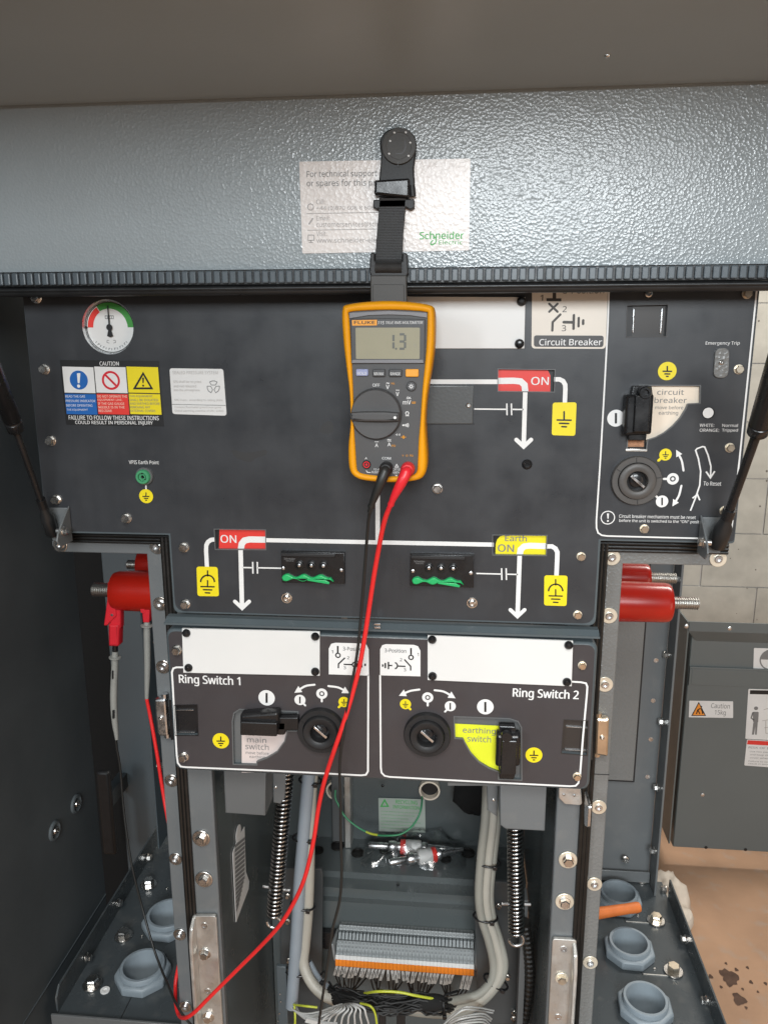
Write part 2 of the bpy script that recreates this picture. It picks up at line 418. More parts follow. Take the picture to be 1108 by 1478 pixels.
def glassy():
    m = bpy.data.materials.new('clear_bag'); m.use_nodes = True; N = m.node_tree.nodes; L = m.node_tree.links
    out = N['Material Output']; N.remove(N['Principled BSDF'])
    t = N.new('ShaderNodeBsdfTransparent'); t.inputs[0].default_value = (.97, .975, .975, 1)
    g = N.new('ShaderNodeBsdfGlossy'); g.inputs['Roughness'].default_value = .16
    ge = N.new('ShaderNodeNewGeometry'); nz = N.new('ShaderNodeTexNoise'); nz.inputs['Scale'].default_value = 45; L.new(ge.outputs['Position'], nz.inputs['Vector']); bp = N.new('ShaderNodeBump'); bp.inputs['Strength'].default_value = .35; bp.inputs['Distance'].default_value = .004; L.new(nz.outputs['Fac'], bp.inputs['Height']); L.new(bp.outputs[0], g.inputs['Normal'])
    lw = N.new('ShaderNodeLayerWeight'); lw.inputs[0].default_value = .35
    mr = N.new('ShaderNodeMapRange'); mr.inputs[3].default_value = .09; mr.inputs[4].default_value = .38; L.new(lw.outputs['Fresnel'], mr.inputs[0])
    mx = N.new('ShaderNodeMixShader'); L.new(mr.outputs[0], mx.inputs[0]); L.new(t.outputs[0], mx.inputs[1]); L.new(g.outputs[0], mx.inputs[2]); L.new(mx.outputs[0], out.inputs[0])
    MATS['clear_bag'] = m
glassy()
def block_mat():
    m = bpy.data.materials.new('concrete_block'); m.use_nodes = True; N = m.node_tree.nodes; L = m.node_tree.links
    b = N['Principled BSDF']; b.inputs['Roughness'].default_value = .85
    g = N.new('ShaderNodeNewGeometry'); n1 = N.new('ShaderNodeTexNoise'); n1.inputs['Scale'].default_value = 14; n1.inputs['Detail'].default_value = 6; L.new(g.outputs['Position'], n1.inputs['Vector'])
    v = N.new('ShaderNodeTexVoronoi'); v.inputs['Scale'].default_value = 26; L.new(g.outputs['Position'], v.inputs['Vector'])
    n2 = N.new('ShaderNodeTexNoise'); n2.inputs['Scale'].default_value = 9; L.new(g.outputs['Position'], n2.inputs['Vector'])
    thr = N.new('ShaderNodeMapRange'); thr.inputs[1].default_value = .40; thr.inputs[2].default_value = .75; thr.inputs[3].default_value = 0; thr.inputs[4].default_value = .19; L.new(n2.outputs['Fac'], thr.inputs[0])
    lt = N.new('ShaderNodeMath'); lt.operation = 'LESS_THAN'; L.new(v.outputs['Distance'], lt.inputs[0]); L.new(thr.outputs[0], lt.inputs[1])
    cr = N.new('ShaderNodeMapRange'); cr.inputs[1].default_value = .3; cr.inputs[2].default_value = .7; cr.inputs[3].default_value = .88; cr.inputs[4].default_value = 1.1; L.new(n1.outputs['Fac'], cr.inputs[0])
    h = N.new('ShaderNodeHueSaturation'); h.inputs['Color'].default_value = (.42, .405, .36, 1); L.new(cr.outputs[0], h.inputs['Value'])
    mx = N.new('ShaderNodeMix'); mx.data_type = 'RGBA'; L.new(lt.outputs[0], mx.inputs[0]); L.new(h.outputs[0], mx.inputs[6]); mx.inputs[7].default_value = (.13, .115, .10, 1)
    L.new(mx.outputs[2], b.inputs['Base Color'])
    sb = N.new('ShaderNodeMath'); sb.operation = 'SUBTRACT'; L.new(n1.outputs['Fac'], sb.inputs[0]); L.new(lt.outputs[0], sb.inputs[1])
    bp = N.new('ShaderNodeBump'); bp.inputs['Strength'].default_value = .4; bp.inputs['Distance'].default_value = .002; L.new(sb.outputs[0], bp.inputs['Height']); L.new(bp.outputs[0], b.inputs['Normal'])
    MATS['concrete_block'] = m
block_mat()

# ------------------------------------------------------------------ shared small hardware (built facing -Y at the origin)
def hexprof(r, h, y0, n=6, ph=0):
    return [(y0, r), (y0+h*.85, r), (y0+h, r*.88)]
HW = {}
def hardware():
    def mk(key, mat_, fn):
        b = MB(); fn(b); HW[key] = b.mesh(mat=mat_, smooth=30)
    D = (0, -1, 0); O = (0, 0, 0)
    mk('washer', 'steel', lambda b: b.lathe(O, D, [(0, 1.0), (.12, 1.0), (.16, .95), (.16, .1)], 28))
    mk('washer_warm', 'washer_warm_metal', lambda b: b.lathe(O, D, [(0, 1.0), (.12, 1.0), (.16, .95), (.16, .1)], 28))
    def hexhead(b):
        b.lathe(O, D, [(0, .62), (.62, .62), (.74, .54)], 6)
    mk('hex', 'steel', hexhead); mk('hex_warm', 'warm_metal', hexhead)
    def flanged(b):
        b.lathe(O, D, [(0, .82), (.1, .82), (.18, .74), (.2, .4)], 24, capend=False); b.lathe((0, -.1, 0), D, [(0, .66), (.62, .66), (.76, .56)], 6)
    mk('flange_hex', 'steel', flanged)
    def dome(b):
        b.lathe(O, D, [(0, .62), (.15, .62), (.35, .52), (.45, .36), (.45, .24), (.28, .22), (.28, .02)], 20)
    mk('dome', 'steel', dome); mk('dome_black', 'black_plastic', dome)
    def allen(b):
        b.lathe(O, D, [(0, .66), (.5, .66), (.6, .58), (.6, .34), (.25, .30), (.25, .02)], 18)
    mk('allen', 'zinc', allen)
    def pin(b):
        b.lathe(O, D, [(0, .9), (.25, .9), (.6, .75), (.9, .42), (.95, .02)], 20)
    mk('pin', 'black_plastic', pin)
    def rivet(b):
        b.lathe(O, D, [(0, .6), (.2, .5), (.3, .25), (.32, .02)], 14)
    mk('rivet', 'zinc', rivet)
    def hole(b):
        b.lathe(O, D, [(0, .7), (.12, .7), (.12, .45), (.02, .42), (.02, .02)], 16)
    mk('insert', 'zinc', hole)
hardware()
def fastener(parent, pos, r, kind='hex', name='bolt', washer=None, d=(0, -1, 0), wr=1.0, roll=None):
    q = Vector((0, -1, 0)).rotation_difference(Vector(d).normalized())
    a = random.uniform(0, 6.28) if roll is None else roll
    me = HW[kind]
    o = place(name, me, parent, pos); o.rotation_mode = 'QUATERNION'
    o.rotation_quaternion = q @ Matrix.Rotation(a, 3, 'Y').to_quaternion(); o.scale = (r,)*3
    if washer:
        w = bpy.data.objects.new('washer', HW[washer]); COL.objects.link(w); w.parent = o; w.location = (0, .02, 0); w.scale = (wr,)*3
        o.location = Vector(o.location)+Vector(d).normalized()*(.14*r*wr*.6)
    return o

# ================================================================== THE SETTING
b = MB(); b.box((-7, -7, -.05), (7, 3.2, 0)); floor = struct('floor', b, 'floor', smooth=0)
def blot(u, v, r, seed, n=26):
    rg = random.Random(seed); c = WZ(u, v, 0); k = (WZ(u+1, v, 0)-c).length; pl = Plane(c, (0, 0, 1), (1, 0, 0))
    pts = []
    for i in range(n):
        a = 2*math.pi*i/n; q = r*k*(1+.16*math.sin(3*a+seed)+.08*math.sin(7*a+2*seed)+rg.uniform(-.1, .1)*(1 if r > 5 else .2)); pts.append((q*math.cos(a), q*1.25*math.sin(a)))
    b = MB(); b.face(pl, pts, .0012); return b
for i, (u, v, r) in enumerate([(1052, 1411, 12), (1066, 1443, 8.5), (1025, 1410, 3), (1083, 1418, 2.5), (1078, 1397, 2), (1104, 1420, 2.2), (1076, 1455, 2), (1040, 1425, 2), (1062, 1400, 2.5), (1093, 1432, 1.6), (1047, 1391, 1.8), (1071, 1428, 1.8)]):
    part('oil_stain', blot(u, v, r, i+1), 'stain', floor, smooth=0)

# concrete block wall far behind on the right
WY = 2.40
wall = MB().box((-3.5, WY+.006, 0), (3.6, WY+.2, 2.6)); wall = struct('wall', wall, 'pale_ink', smooth=0)
zj = W(1050, 770, WY).z; xj = W(1103, 740, WY).x
bm_ = MB().box((-.215, 0, -.1025), (.215, .03, .1025)).mesh(mat='concrete_block', smooth=0)
BH, BL = .2275, .455
for r_ in range(-6, 7):
    z = zj+BH*(r_+.5)
    if z < .1 or z > 2.5: continue
    for c_ in range(-5, 5):
        x = xj+BL*(c_+.5)+(BL/2 if r_ % 2 else 0)
        if x < .2 or x > 3.3: continue
        o = place('concrete_block', bm_, wall, (x+random.uniform(-.001, .001), WY+random.uniform(-.002, .002), z)); o.scale = (1.044, 1, 1.086)
        bv = None

# ------------------------------------------------------------------ steel cabinet on the floor at the right
CYF = 1.18
cl = W(984, 1075, CYF).x; ct = W(1050, 925, CYF).z; cb = max(W(1040, 1226, CYF).z, 0.004)
cab = thing('steel_cover', 'grey steel cover with warning stickers standing on the floor before the block wall', 'cover', (cl+.45, CYF+.06, 0))
kx = W(1051, 1000, CYF).x-W(1050, 1000, CYF).x
top = W(1050, 899, CYF-.03).z
part('front_sheet', MB().box((cl, CYF, cb), (cl+1.0, CYF+.004, ct+.01)), 'cabinet_paint', cab, bevel=.0015)
part('side_sheet', MB().box((cl-.0005, CYF+.0045, cb), (cl+.0035, CYF+.115, ct+.03)), 'cabinet_paint', cab)
part('side_sheet', MB().box((cl+.9965, CYF+.0045, cb), (cl+1.0005, CYF+.115, ct+.03)), 'cabinet_paint', cab)
b = MB(); b.box((cl-.02, CYF-.03, ct+.035), (cl+1.0, CYF-.026, top))
b.add([(cl-.02, CYF-.03, ct+.0351), (cl+1.0, CYF-.03, ct+.0351), (cl+1.0, CYF-.001, ct-.002), (cl+.01, CYF-.001, ct-.002)], [(0, 3, 2, 1)])
part('top_flange', b, 'cabinet_paint', cab)
part('side_flange', MB().box((cl-.022, CYF-.03, cb+.03), (cl-.0185, CYF+.115, top-.002)), 'cabinet_paint', cab)
PC = front(CYF)
b = MB(); z0, z1 = W(1050, 966, CYF).z, W(1050, 990, CYF).z; x0 = W(993, 975, CYF).x
b.box((x0, CYF-.001, z0), (cl+1, CYF-.006, z0+.006)); b.box((x0, CYF-.001, z1), (x0+.006, CYF-.007, z0)); b.box((x0+.007, CYF-.0005, z1), (cl+1, CYF-.003, z0-.001))
part('pull_recess', b, 'cabinet_paint', cab, bevel=.001)
for u, v in ((990, 904), (1052, 907), (1013, 1147)):
    fastener(cab, W(u, v, CYF-(.030 if v < 920 else 0)), .010, 'rivet', 'rivet')
for u, v in ((1018, 1223), (1075, 1226)):
    b = MB().disc(PC, u, v, 2.4, .001); part('hole', b, 'black_ink', cab)
def sticker(name, parent, pl, px, mat_, h, r=2, label=None, th=.0004):
    b = MB(); pts = [pl.c(*p) for p in px]; b.prism(pl, roundpoly(pts, r*pl.k(*px[0])), h, h+th)
    return part(name, b, mat_, parent, label, smooth=0)
s = sticker('sticker', cab, PC, [(994, 1011), (1057, 1012), (1057, 1036), (993, 1035)], 'label_white', .0008, 1, 'small white sticker reading Caution 15kg')
part('warning_triangle', MB().quad(PC, [(1007.5, 1012.5), (1018, 1033), (996.5, 1033)], .0014), 'black_ink', s)
part('triangle_fill', MB().quad(PC, [(1007.5, 1015), (1016, 1031.8), (998.8, 1031.8)], .0017), 'orange_print', s)
part('pictogram', MB().stroke(PC, [(1004, 1030), (1006, 1024), (1010, 1022)], 1.6, .002).stroke(PC, [(1006, 1024), (1009, 1030)], 1.4, .002).disc(PC, 1011, 1019.5, 1.3, .002).stroke(PC, [(1011, 1022), (1013, 1027), (1013, 1030)], 2, .002), 'black_ink', s)
part('lettering', MB().text(PC, 'Caution', 1025, 1014.5, 1052, 1021.5, .0014, .004).text(PC, '15kg', 1030, 1024, 1046, 1033, .0014, .004), 'grey_ink', s)
s = sticker('sticker', cab, PC, [(1087, 935), (1150, 937), (1149, 972), (1086, 968)], 'label_white', .0008, 1, 'white sticker with a black and white quartered disc')
b = MB()
c = PC.c(1112, 952); k = PC.k(1112, 952); 
for a0 in (90, 270):
    b.face(PC, [c]+[(c[0]+15.5*k*math.cos(R(a0+90*i/8)), c[1]+15.5*k*math.sin(R(a0+90*i/8))) for i in range(9)], .0014)
b.ring(PC, 1112, 952, 16, 2, .0016); part('quartered_disc', b, 'grey_ink', s)
part('lettering', MB().text(PC, 'Centre of Gravity', 1088.5, 966.5, 1130, 969, .0014), 'pale_ink', s)
s = sticker('sticker', cab, PC, [(1079, 994), (1150, 996), (1150, 1070), (1074.5, 1066)], 'label_white', .0008, 2, 'white sticker with a standing figure beside a lifting diagram')
part('header_bar', MB().quad(PC, [(1081.5, 995.8), (1150, 997), (1150, 1003), (1081, 1001.5)], .0014), 'black_ink', s)
part('pictogram', MB().disc(PC, 1090, 1022, 3, .0014).quad(PC, [(1085, 1027), (1094, 1027), (1093, 1043), (1086, 1043)], .0014, 2).quad(PC, [(1086, 1043), (1092.5, 1043), (1091, 1060), (1088.5, 1060), (1089, 1048), (1087, 1060), (1084, 1060)], .0015).stroke(PC, [(1085.5, 1028), (1083, 1036), (1087, 1039)], 2, .0014), 'grey_ink', s)
part('diagram_lines', MB().stroke(PC, [(1101, 1024), (1130, 1016), (1130, 1058), (1104, 1058), (1104, 1040)], 1, .0014).stroke(PC, [(1099, 1040), (1125, 1036)], 1, .0014).stroke(PC, [(1102, 1050), (1125, 1048)], 1, .0014), 'pale_ink', s)
s = sticker('sticker', cab, PC, [(1077, 1067), (1150, 1071), (1150, 1110), (1073, 1104.5)], 'label_white', .0008, 2, 'white text sticker with a red band along its top')
part('header_bar', MB().quad(PC, [(1078, 1068), (1150, 1072), (1150, 1078), (1077, 1074)], .0014), 'red_print', s)
b = MB()
for i, v in enumerate((1079, 1085, 1089.5, 1094, 1099, 1102.5)): b.text(PC, ['RISK OF INJURY', 'Use two people to lift', 'and keep clear of the', 'cover when moving', 'Failure to comply can', 'result in serious injury'][i], 1079+(2 if 0 < i < 4 else 0), v-2, 1128, v+(.8 if i else 1.5), .0014)
part('lettering', b, 'grey_ink', s)

# ------------------------------------------------------------------ left: side panel painted darker for its shade and the blue-grey cabinet behind
XS = -.552
yr = WX(130, 1035, XS).y
side = thing('side_panel', 'steel side panel, shade painted into its colour, with dimpled screws along the left edge', 'panel', (XS, 0, .2))
b = MB(); b.box((XS-.025, -.75, .004), (XS, yr, 1.95)); part('sheet', b, 'paint_shaded', side, bevel=.003)
zs = WX(150, 1294, XS).z
part('seam', MB().box((XS, -.7, zs-.0012), (XS+.0012, yr-.003, zs)), 'paint_shaded', side)
for u, v in ((109, 1160), (78, 1199)):
    p = WX(u, v, XS)
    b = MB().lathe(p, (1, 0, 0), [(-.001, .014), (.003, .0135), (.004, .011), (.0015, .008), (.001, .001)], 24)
    d = part('dimple', b, 'paint_shaded', side)
    fastener(d, p+Vector((.0015, 0, 0)), .0085, 'dome', 'screw', d=(1, 0, 0))
YB = .80
bl = W(163, 1000, YB).x; br = W(250, 1000, YB).x
nb = thing('neighbouring_cabinet', 'blue-grey steel cabinet standing in shadow behind the red clip', 'cabinet', (bl, YB, 0))
part('door', MB().box((bl, YB, .02), (br+.2, YB+.02, 1.9)), 'neighbour_paint', nb, bevel=.003)
part('frame', MB().box((bl-.75, YB+.03, .02), (bl+.2, YB+.06, 1.9)), 'foam', nb)  # black sheet standing in for the shade of the gap
x0, x1 = W(141, 1150, YB-.1).x, W(160, 1150, YB-.1).x
part('handle_bar', MB().box((x0, YB-.1, W(150, 1234, YB-.1).z), (x1, YB-.085, W(150, 1115, YB-.1).z)), 'black_matte', nb, bevel=.006)
part('bracket', MB().box((x0+.005, YB-.085, W(150, 1170, YB-.1).z), (x1-.005, YB+.03, W(150, 1150, YB-.1).z)), 'paint_shaded', nb)

# ================================================================== SWITCHGEAR FRAME (tank front flange, posts, inner walls)
YF = .030
frame = thing('switchgear_frame', 'grey steel switchgear frame with bolted flange and posts below the control panel', 'frame', (0, .2, .25))
PF = front(YF); Z0 = .25
def V_(u, v, pl): return pl.c(u, v)
# left L-shaped flange (horizontal arm under the panel's left arm, then down)
lx0 = PF.c(241, 1197)[0]; lx1 = lx0+PF.k(241, 1197)*20.5
rx1 = PF.c(876, 1147)[0]; rx0 = rx1-PF.k(876, 1147)*21
zt_l, zb_l = PF.c(160, 783)[1], PF.c(160, 798.5)[1]
zt_r, zb_r = PF.c(960, 797)[1], PF.c(960, 815)[1]
xl_l = PF.c(76, 790)[0]; xr_r = PF.c(1046, 806)[0]
bot = Z0-1.45
pts = [(xl_l, zt_l), (lx1, zt_l), (lx1, bot), (lx0, bot), (lx0, zb_l), (xl_l+.006, zb_l), (xl_l, zb_l+.007)]
part('flange', MB().prism(PF, pts, -.012, 0, .0012), 'paint', frame)
pts = [(rx0, zt_r), (xr_r, zt_r), (xr_r, zb_r+.006), (xr_r-.006, zb_r), (rx1, zb_r), (rx1, bot), (rx0, bot)]
part('flange', MB().prism(PF, pts, -.012, 0, .0012), 'paint_grain', frame)
for u, v in ((88, 786.5), (227, 789), (232, 871), (236, 962), (248, 1126), (254, 1239), (260, 1348), (268, 1452)):
    fastener(frame, W(u, v, YF), .0067, 'allen', washer='washer', wr=1.25)
for u, v in ((882, 804), (1035, 806), (878, 888), (872, 987), (863, 1164), (857, 1275), (851, 1388)):
    fastener(frame, W(u, v, YF), .0064, 'allen', washer='washer_warm', wr=1.4)
# seam across the flanges
for xa, xb, v in ((lx0, lx1, 1040), (rx0, rx1, 1117)):
    z = PF.c(865 if xa > 0 else 245, v)[1]+1.45
    part('seam', MB().box((xa-.0004, YF-.0006, z-.0007), (xb+.0004, YF+.004, z)), 'black_ink', frame)
# black gaskets: under the arms and down the sides of the panel
def strips(name, runs, rad):
    b = MB()
    for a, c in runs: b.tube([a, c], rad, 8)
    part(name, b, 'gasket', frame)
zg_l = PF.c(160, 764)[1]+1.45; zg_r = PF.c(960, 776)[1]+1.45
yg = YF-.006
strips('gasket', [((PF.c(90, 780)[0], yg, zg_l-.002-.0037*i), (lx1+.012, yg, zg_l-.002-.0037*i)) for i in range(4)], .0019)
strips('gasket', [((rx0-.012, yg, zg_r-.002-.0039*i), (xr_r, yg, zg_r-.002-.0039*i)) for i in range(4)], .0020)
strips('gasket', [((lx1+.0035+.0044*i, yg, .25), (lx1+.0035+.0044*i, yg, zg_l-.006)) for i in range(3)], .0027)
strips('gasket', [((rx0-.0035-.0044*i, yg, .25), (rx0-.0035-.0044*i, yg, zg_r-.006)) for i in range(3)], .0027)
b = MB(); b.box((lx1-.004, YF+.004, .25), (lx1+.018, YF+.010, 1.35)); b.box((rx0+.004, YF+.004, .25), (rx0-.018, YF+.010, 1.35)); b.box((PF.c(90, 780)[0], YF-.003, zg_l-.022), (lx1, YF-.0002, zg_l+.002)) if False else b.box((PF.c(90, 780)[0], YF+.0125, zg_l-.030), (lx1+.018, YF+.016, zg_l+.03)); b.box((rx0-.018, YF+.0125, zg_r-.030), (xr_r-.004, YF+.016, zg_r+.03)); part('gasket_backing', b, 'gasket', frame)
# posts
YP = .026
PP = front(YP)
pxl0, pxl1 = PP.c(266.5, 1160)[0], PP.c(308, 1160)[0]
pxr0, pxr1 = PP.c(799, 1240)[0], PP.c(841, 1240)[0]
YD = .46
b = MB(); b.box((pxl0, YP, .25), (pxl1, YP+.012, 1.2)); part('post', b, 'paint', frame, bevel=.002)
b = MB(); b.box((pxr0, YP, .25), (pxr1, YP+.012, 1.2)); part('post', b, 'paint', frame, bevel=.002)
b = MB(); b.box((pxl1-.003, YP+.014, .25), (pxl1-.001, YD, 1.25)); part('inner_wall', b, 'inner_paint', frame)
b = MB(); b.box((pxr0+.001, YP+.014, .25), (pxr0+.003, YD, 1.25)); part('inner_wall', b, 'inner_paint', frame)
for u, v in ((291, 1209), (295, 1268)): fastener(frame, W(u, v, YP), .0092, 'flange_hex', washer='washer', wr=1.2)
for u, v in ((819, 1240), (814, 1300)): fastener(frame, W(u, v, YP), .0092, 'flange_hex', washer='washer_warm', wr=1.2)
# tank body behind the posts (hidden bulk and outer side walls)
b = MB(); b.box((lx0+.006, YF+.013, .25), (lx0+.010, YD, 1.75)); part('tank_wall', b, 'paint', frame)
b = MB(); b.box((rx1-.010, YF+.013, .25), (rx1-.006, YD, 1.75)); part('tank_wall', b, 'paint', frame)
# back and stepped shelf of the cable compartment
prof = []
y = .40; z = 1.22; prof.append((y, z)); z = W(560, 1213, y).z; prof.append((y, z))
for v_, mode in ((1262, 'z'), (1271, 'y'), (1286, 'z'), (1299, 'y'), (1306, 'z'), (1478, 'y')):
    if mode == 'z': y = WZ(560, v_, z).y
    else: z = W(560, v_, y).z
    prof.append((y, z))
prof[-1] = (prof[-1][0], .25); YT = prof[-1][0]
b = MB(); xa, xb = pxl1, pxr0
for i in range(len(prof)-1):
    (ya, za), (yb, zb) = prof[i], prof[i+1]
    n_ = Vector((0, -(za-zb), (ya-yb))) 
    b.add([(xa, ya, za), (xb, ya, za), (xb, yb, zb), (xa, yb, zb)], [(0, 3, 2, 1)])
part('back_sheet', b, 'inner_paint', frame, smooth=0)
SH = prof[1]; ZSH = prof[1][1]
def hole(u, v, r):
    p = WZ(u, v, ZSH+.0006); k = (WZ(u+1, v, ZSH)-WZ(u, v, ZSH)).length
    b = MB().lathe(p, (0, 0, 1), [(-.0002, r*k), (.003, r*k), (.003, r*k*.88), (.0004, r*k*.84), (.0004, .0002)], 22); part('grommet', b, 'gasket', frame)
for u, v, r in ((487, 1222, 9.5), (516, 1232, 9), (459, 1228, 8), (675, 1232, 10), (643, 1241, 8), (555, 1228, 8)): hole(u, v, r)
PBK = front(.398)
for u, v, r in ((487, 1136, 15), (620, 1136, 15)):
    c = PBK.p(u, v); k = PBK.k(u, v)
    b = MB().lathe(c, (0, -1, 0), [(0, r*k), (.012, r*k), (.012, r*k*.84), (.001, r*k*.82)], 28, capend=False); part('port_ring', b, 'ivory', frame)
    part('port', MB().lathe(c, (0, -1, 0), [(0, r*k*.83), (.001, r*k*.83)], 24), 'black_ink', frame)
part('support_bar', MB().box((W(497, 1150, .38).x, .372, ZSH), (W(507, 1150, .38).x, .398, 1.2)), 'aluminium', frame, bevel=.002)
part('channel', MB().box((W(478, 1150, .385).x, .385, ZSH+.001), (W(496, 1150, .385).x, .398, 1.2)), 'dull_paint', frame, bevel=.002)
s = sticker('sticker', frame, PBK, [(546, 1151), (613, 1153), (614, 1201), (547, 1199)], 'recycle_paper', .001, 1, 'pale green recycling information sticker on the back sheet')
b = MB(); b.text(PBK, 'RECYCLING', 571, 1153.5, 602, 1159, .0016, .01).text(PBK, 'INFORMATION', 567, 1161, 605, 1166, .0016, .01)
b.stroke(PBK, [(550, 1163), (555, 1154), (560, 1163)], 2, .0016, closed=True); part('heading', b, 'green_ink', s)
b = MB()
for i in range(6): b.text(PBK, 'recover and recycle this unit at end of life', 550, 1169+i*4.7, 607-(i % 3)*9, 1171.2+i*4.7, .0016)
part('lettering', b, 'green_ink', s)
for u, v in ((574, 1277), (552, 1134)): fastener(frame, W(u, v, .37 if v < 1200 else .30), .004, 'dome_black', 'screw')

# reflection of a white label, modelled as sheets on the left inner wall
xw = pxl1-.0005
PW = Plane((xw, 0, 0), (1, 0, 0), (0, 1, 0))
b = MB(); b.prism(PW, [PW.c(*p) for p in ((335, 1231), (341, 1214), (345, 1206), (352, 1193), (354, 1258), (359, 1272), (358, 1283), (340, 1331))], .0004, .001)
s = part('label', b, 'label_white', frame, 'jagged reflection of a white printed label, modelled on the left inner wall', smooth=0)
b = MB(); b.prism(PW, circ(PW.c(343.5, 1203), .012, 16), .0004, .0009); part('label', b, 'label_white', frame, smooth=0)
b = MB(); rg = random.Random(3)
for i in range(16):
    v = 1222+i*6.2; u0 = 337.5+i*.15; b.stroke(PW, [(u0, v), (352-max(0, i-9)*1.4, v-12)], 1.1, .0014)
part('lettering', b, 'grey_ink', s)

# front boxes hanging just under the switch panel and the little tabs beside them
def fbox(px, Y0, Y1, mat_, name, bev=.002):
    pl = front(Y0); us = [pl.c(*p) for p in px]
    b = MB().prism(pl, us, -(Y1-Y0), 0, bev); return part(name, b, mat_, frame)
fbox([(322, 1105), (384, 1109), (383, 1178), (325, 1174)], .025, .10, 'dull_paint', 'cover_box')
fbox([(721, 1125), (789, 1129), (786, 1200), (729, 1197), (721, 1191)], .020, .10, 'paint', 'cover_box')
fbox([(393, 1112), (413, 1113), (411, 1153), (405, 1161), (394, 1159)], .06, .062, 'dull_paint', 'tab')
fbox([(702, 1125), (719, 1127), (717, 1180), (703, 1170)], .05, .052, 'paint', 'tab')
fastener(frame, W(398, 1136, .06), .0032, 'dome', 'screw'); fastener(frame, W(712, 1154, .05), .0032, 'dome', 'screw')
# spring carrier plates each side of the wiring
fbox([(404, 1253), (464, 1254), (466, 1262), (464, 1478), (404, 1478)], .24, .245, 'carrier_paint', 'carrier_plate')
fbox([(683, 1272), (738, 1273), (766, 1478), (690, 1478)], .20, .205, 'carrier_paint', 'carrier_plate')
b = MB(); b.box((W(395, 1300, .16).x, .16, .25), (W(409, 1300, .16).x, .166, W(400, 1395, .16).z)); part('slotted_strip', b, 'paint_blue', frame, bevel=.001)
b = MB(); b.box((W(753, 1300, .14).x, .14, .25), (W(762, 1300, .14).x, .166, W(755, 1300, .14).z)); part('slotted_strip', b, 'dull_paint', frame, bevel=.001)
for u, v, Y in ((415, 1293, .235), (415, 1330, .235), (417, 1386, .235), (719, 1308, .195), (732, 1410, .195), (741, 1470, .195), (742, 1462, .195)): fastener(frame, W(u, v, Y), .0052, 'flange_hex', 'screw')
for u, v in ((404, 1435), (405, 1446), (403, 1463), (401, 1474)): fastener(frame, W(u, v, .158), .0022, 'rivet', 'rivet')
# black rail behind the terminals
b = MB(); b.box((W(440, 1350, .2).x, YT-.012, W(450, 1369, YT-.012).z), (W(715, 1350, .2).x, YT-.001, W(450, 1344, YT-.012).z)); part('rail', b, 'black_plastic', frame, bevel=.002)
# pale kick strips low down at the posts
b = MB(); b.obox(W(383, 1440, .3), (.006, 0, .002), (0, .004, 0), (-.016, 0, .10)); part('brace', b, 'aluminium', frame)
b = MB(); b.obox(W(766, 1430, .25), (.007, 0, .002), (0, .004, 0), (.02, 0, .11)); part('brace', b, 'aluminium', frame)
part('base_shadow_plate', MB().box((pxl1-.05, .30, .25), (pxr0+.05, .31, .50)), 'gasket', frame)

# aluminium angle brackets bolted low on the posts
def angle(px_face, fl, bolts, holes, label, Y):
    pl = front(Y)
    c0 = pl.p(*px_face[0]); t = thing('angle_bracket', label, 'bracket', (c0.x, Y, .25), 'aluminium angle brackets on the posts')
    f_ = [pl.c(*p) for p in px_face]; f_ += [(f_[1][0], .25-1.45), (f_[0][0], .25-1.45)]
    part('face_leg', MB().prism(pl, roundpoly(f_, [.004, .004, 0, 0]), -.004, 0, .001), 'aluminium', t)
    xs = (f_[0][0], f_[0][0]+.005) if fl < 0 else (f_[1][0]-.005, f_[1][0])
    zt_ = max(f_[0][1], f_[1][1])+1.45
    ps = [(-.0, zt_-.004), (.012, zt_-.012), (.017, zt_-.03), (.017, .25), (0, .25)]
    b = MB()
    for x in xs: pass
    n = len(ps); vs_ = [(xs[0], Y-p[0], p[1]) for p in ps]+[(xs[1], Y-p[0], p[1]) for p in ps]
    fs = [tuple(range(n)), tuple(range(2*n-1, n-1, -1))]+[(i, i+n, (i+1) % n+n, (i+1) % n) for i in range(n)]
    b.add(vs_, fs); part('standing_leg', b, 'aluminium', t, bevel=.0012)
    for u, v in bolts: fastener(t, W(u, v, Y), .0088, 'hex' if fl < 0 else 'hex_warm', washer='washer' if fl < 0 else 'washer_warm', wr=.9)
    for u, v in holes: fastener(t, W(u, v, Y), .0062, 'insert', 'threaded_insert')
angle([(277, 1322), (312, 1322)], -1, [(296, 1376), (301, 1467)], [(295, 1336), (300, 1431)], 'aluminium angle bracket on the left post beside the looping red lead', .020)
angle([(797, 1355), (832, 1357)], 1, [(810, 1411)], [(813, 1370), (805, 1468)], 'aluminium angle bracket low on the right post', .020)

# hinge catches on the flanges
def catch(px, label, mat_, sgn):
    pl = front(YF-.012); pts = [pl.c(*p) for p in px]; k = pl.k(*px[0]); c = pl.p(*px[0])
    t = thing('hinge_catch', label, 'catch', (c.x, YF, c.z-.04), 'hinge catches beside the switch panel')
    part('leaf', MB().prism(pl, roundpoly(pts, 4*k), -.010, 0, .0025), mat_, t)
    m_ = [sum(p[0] for p in px)/4, sum(p[1] for p in px)/4]; fastener(t, W(m_[0], m_[1], YF-.012), .0045, 'dome', 'screw')
    part('knuckle', MB().tube([pl.up((pts[0][0]+.003, pts[0][1]+.004), -.006), pl.up((pts[3][0]+.003, pts[3][1]-.004), -.006)] if sgn > 0 else [pl.up((pts[1][0]-.003, pts[1][1]+.004), -.006), pl.up((pts[2][0]-.003, pts[2][1]-.004), -.006)], .004, 10), mat_, t)
catch([(222, 1010), (239, 1009), (243, 1063), (227, 1063)], 'steel hinge catch left of the ring switch panel', 'zinc', -1)
catch([(860, 1037), (879, 1038), (877, 1093), (858, 1090)], 'bronze-tinted hinge catch right of the ring switch panel', 'warm_metal', 1)
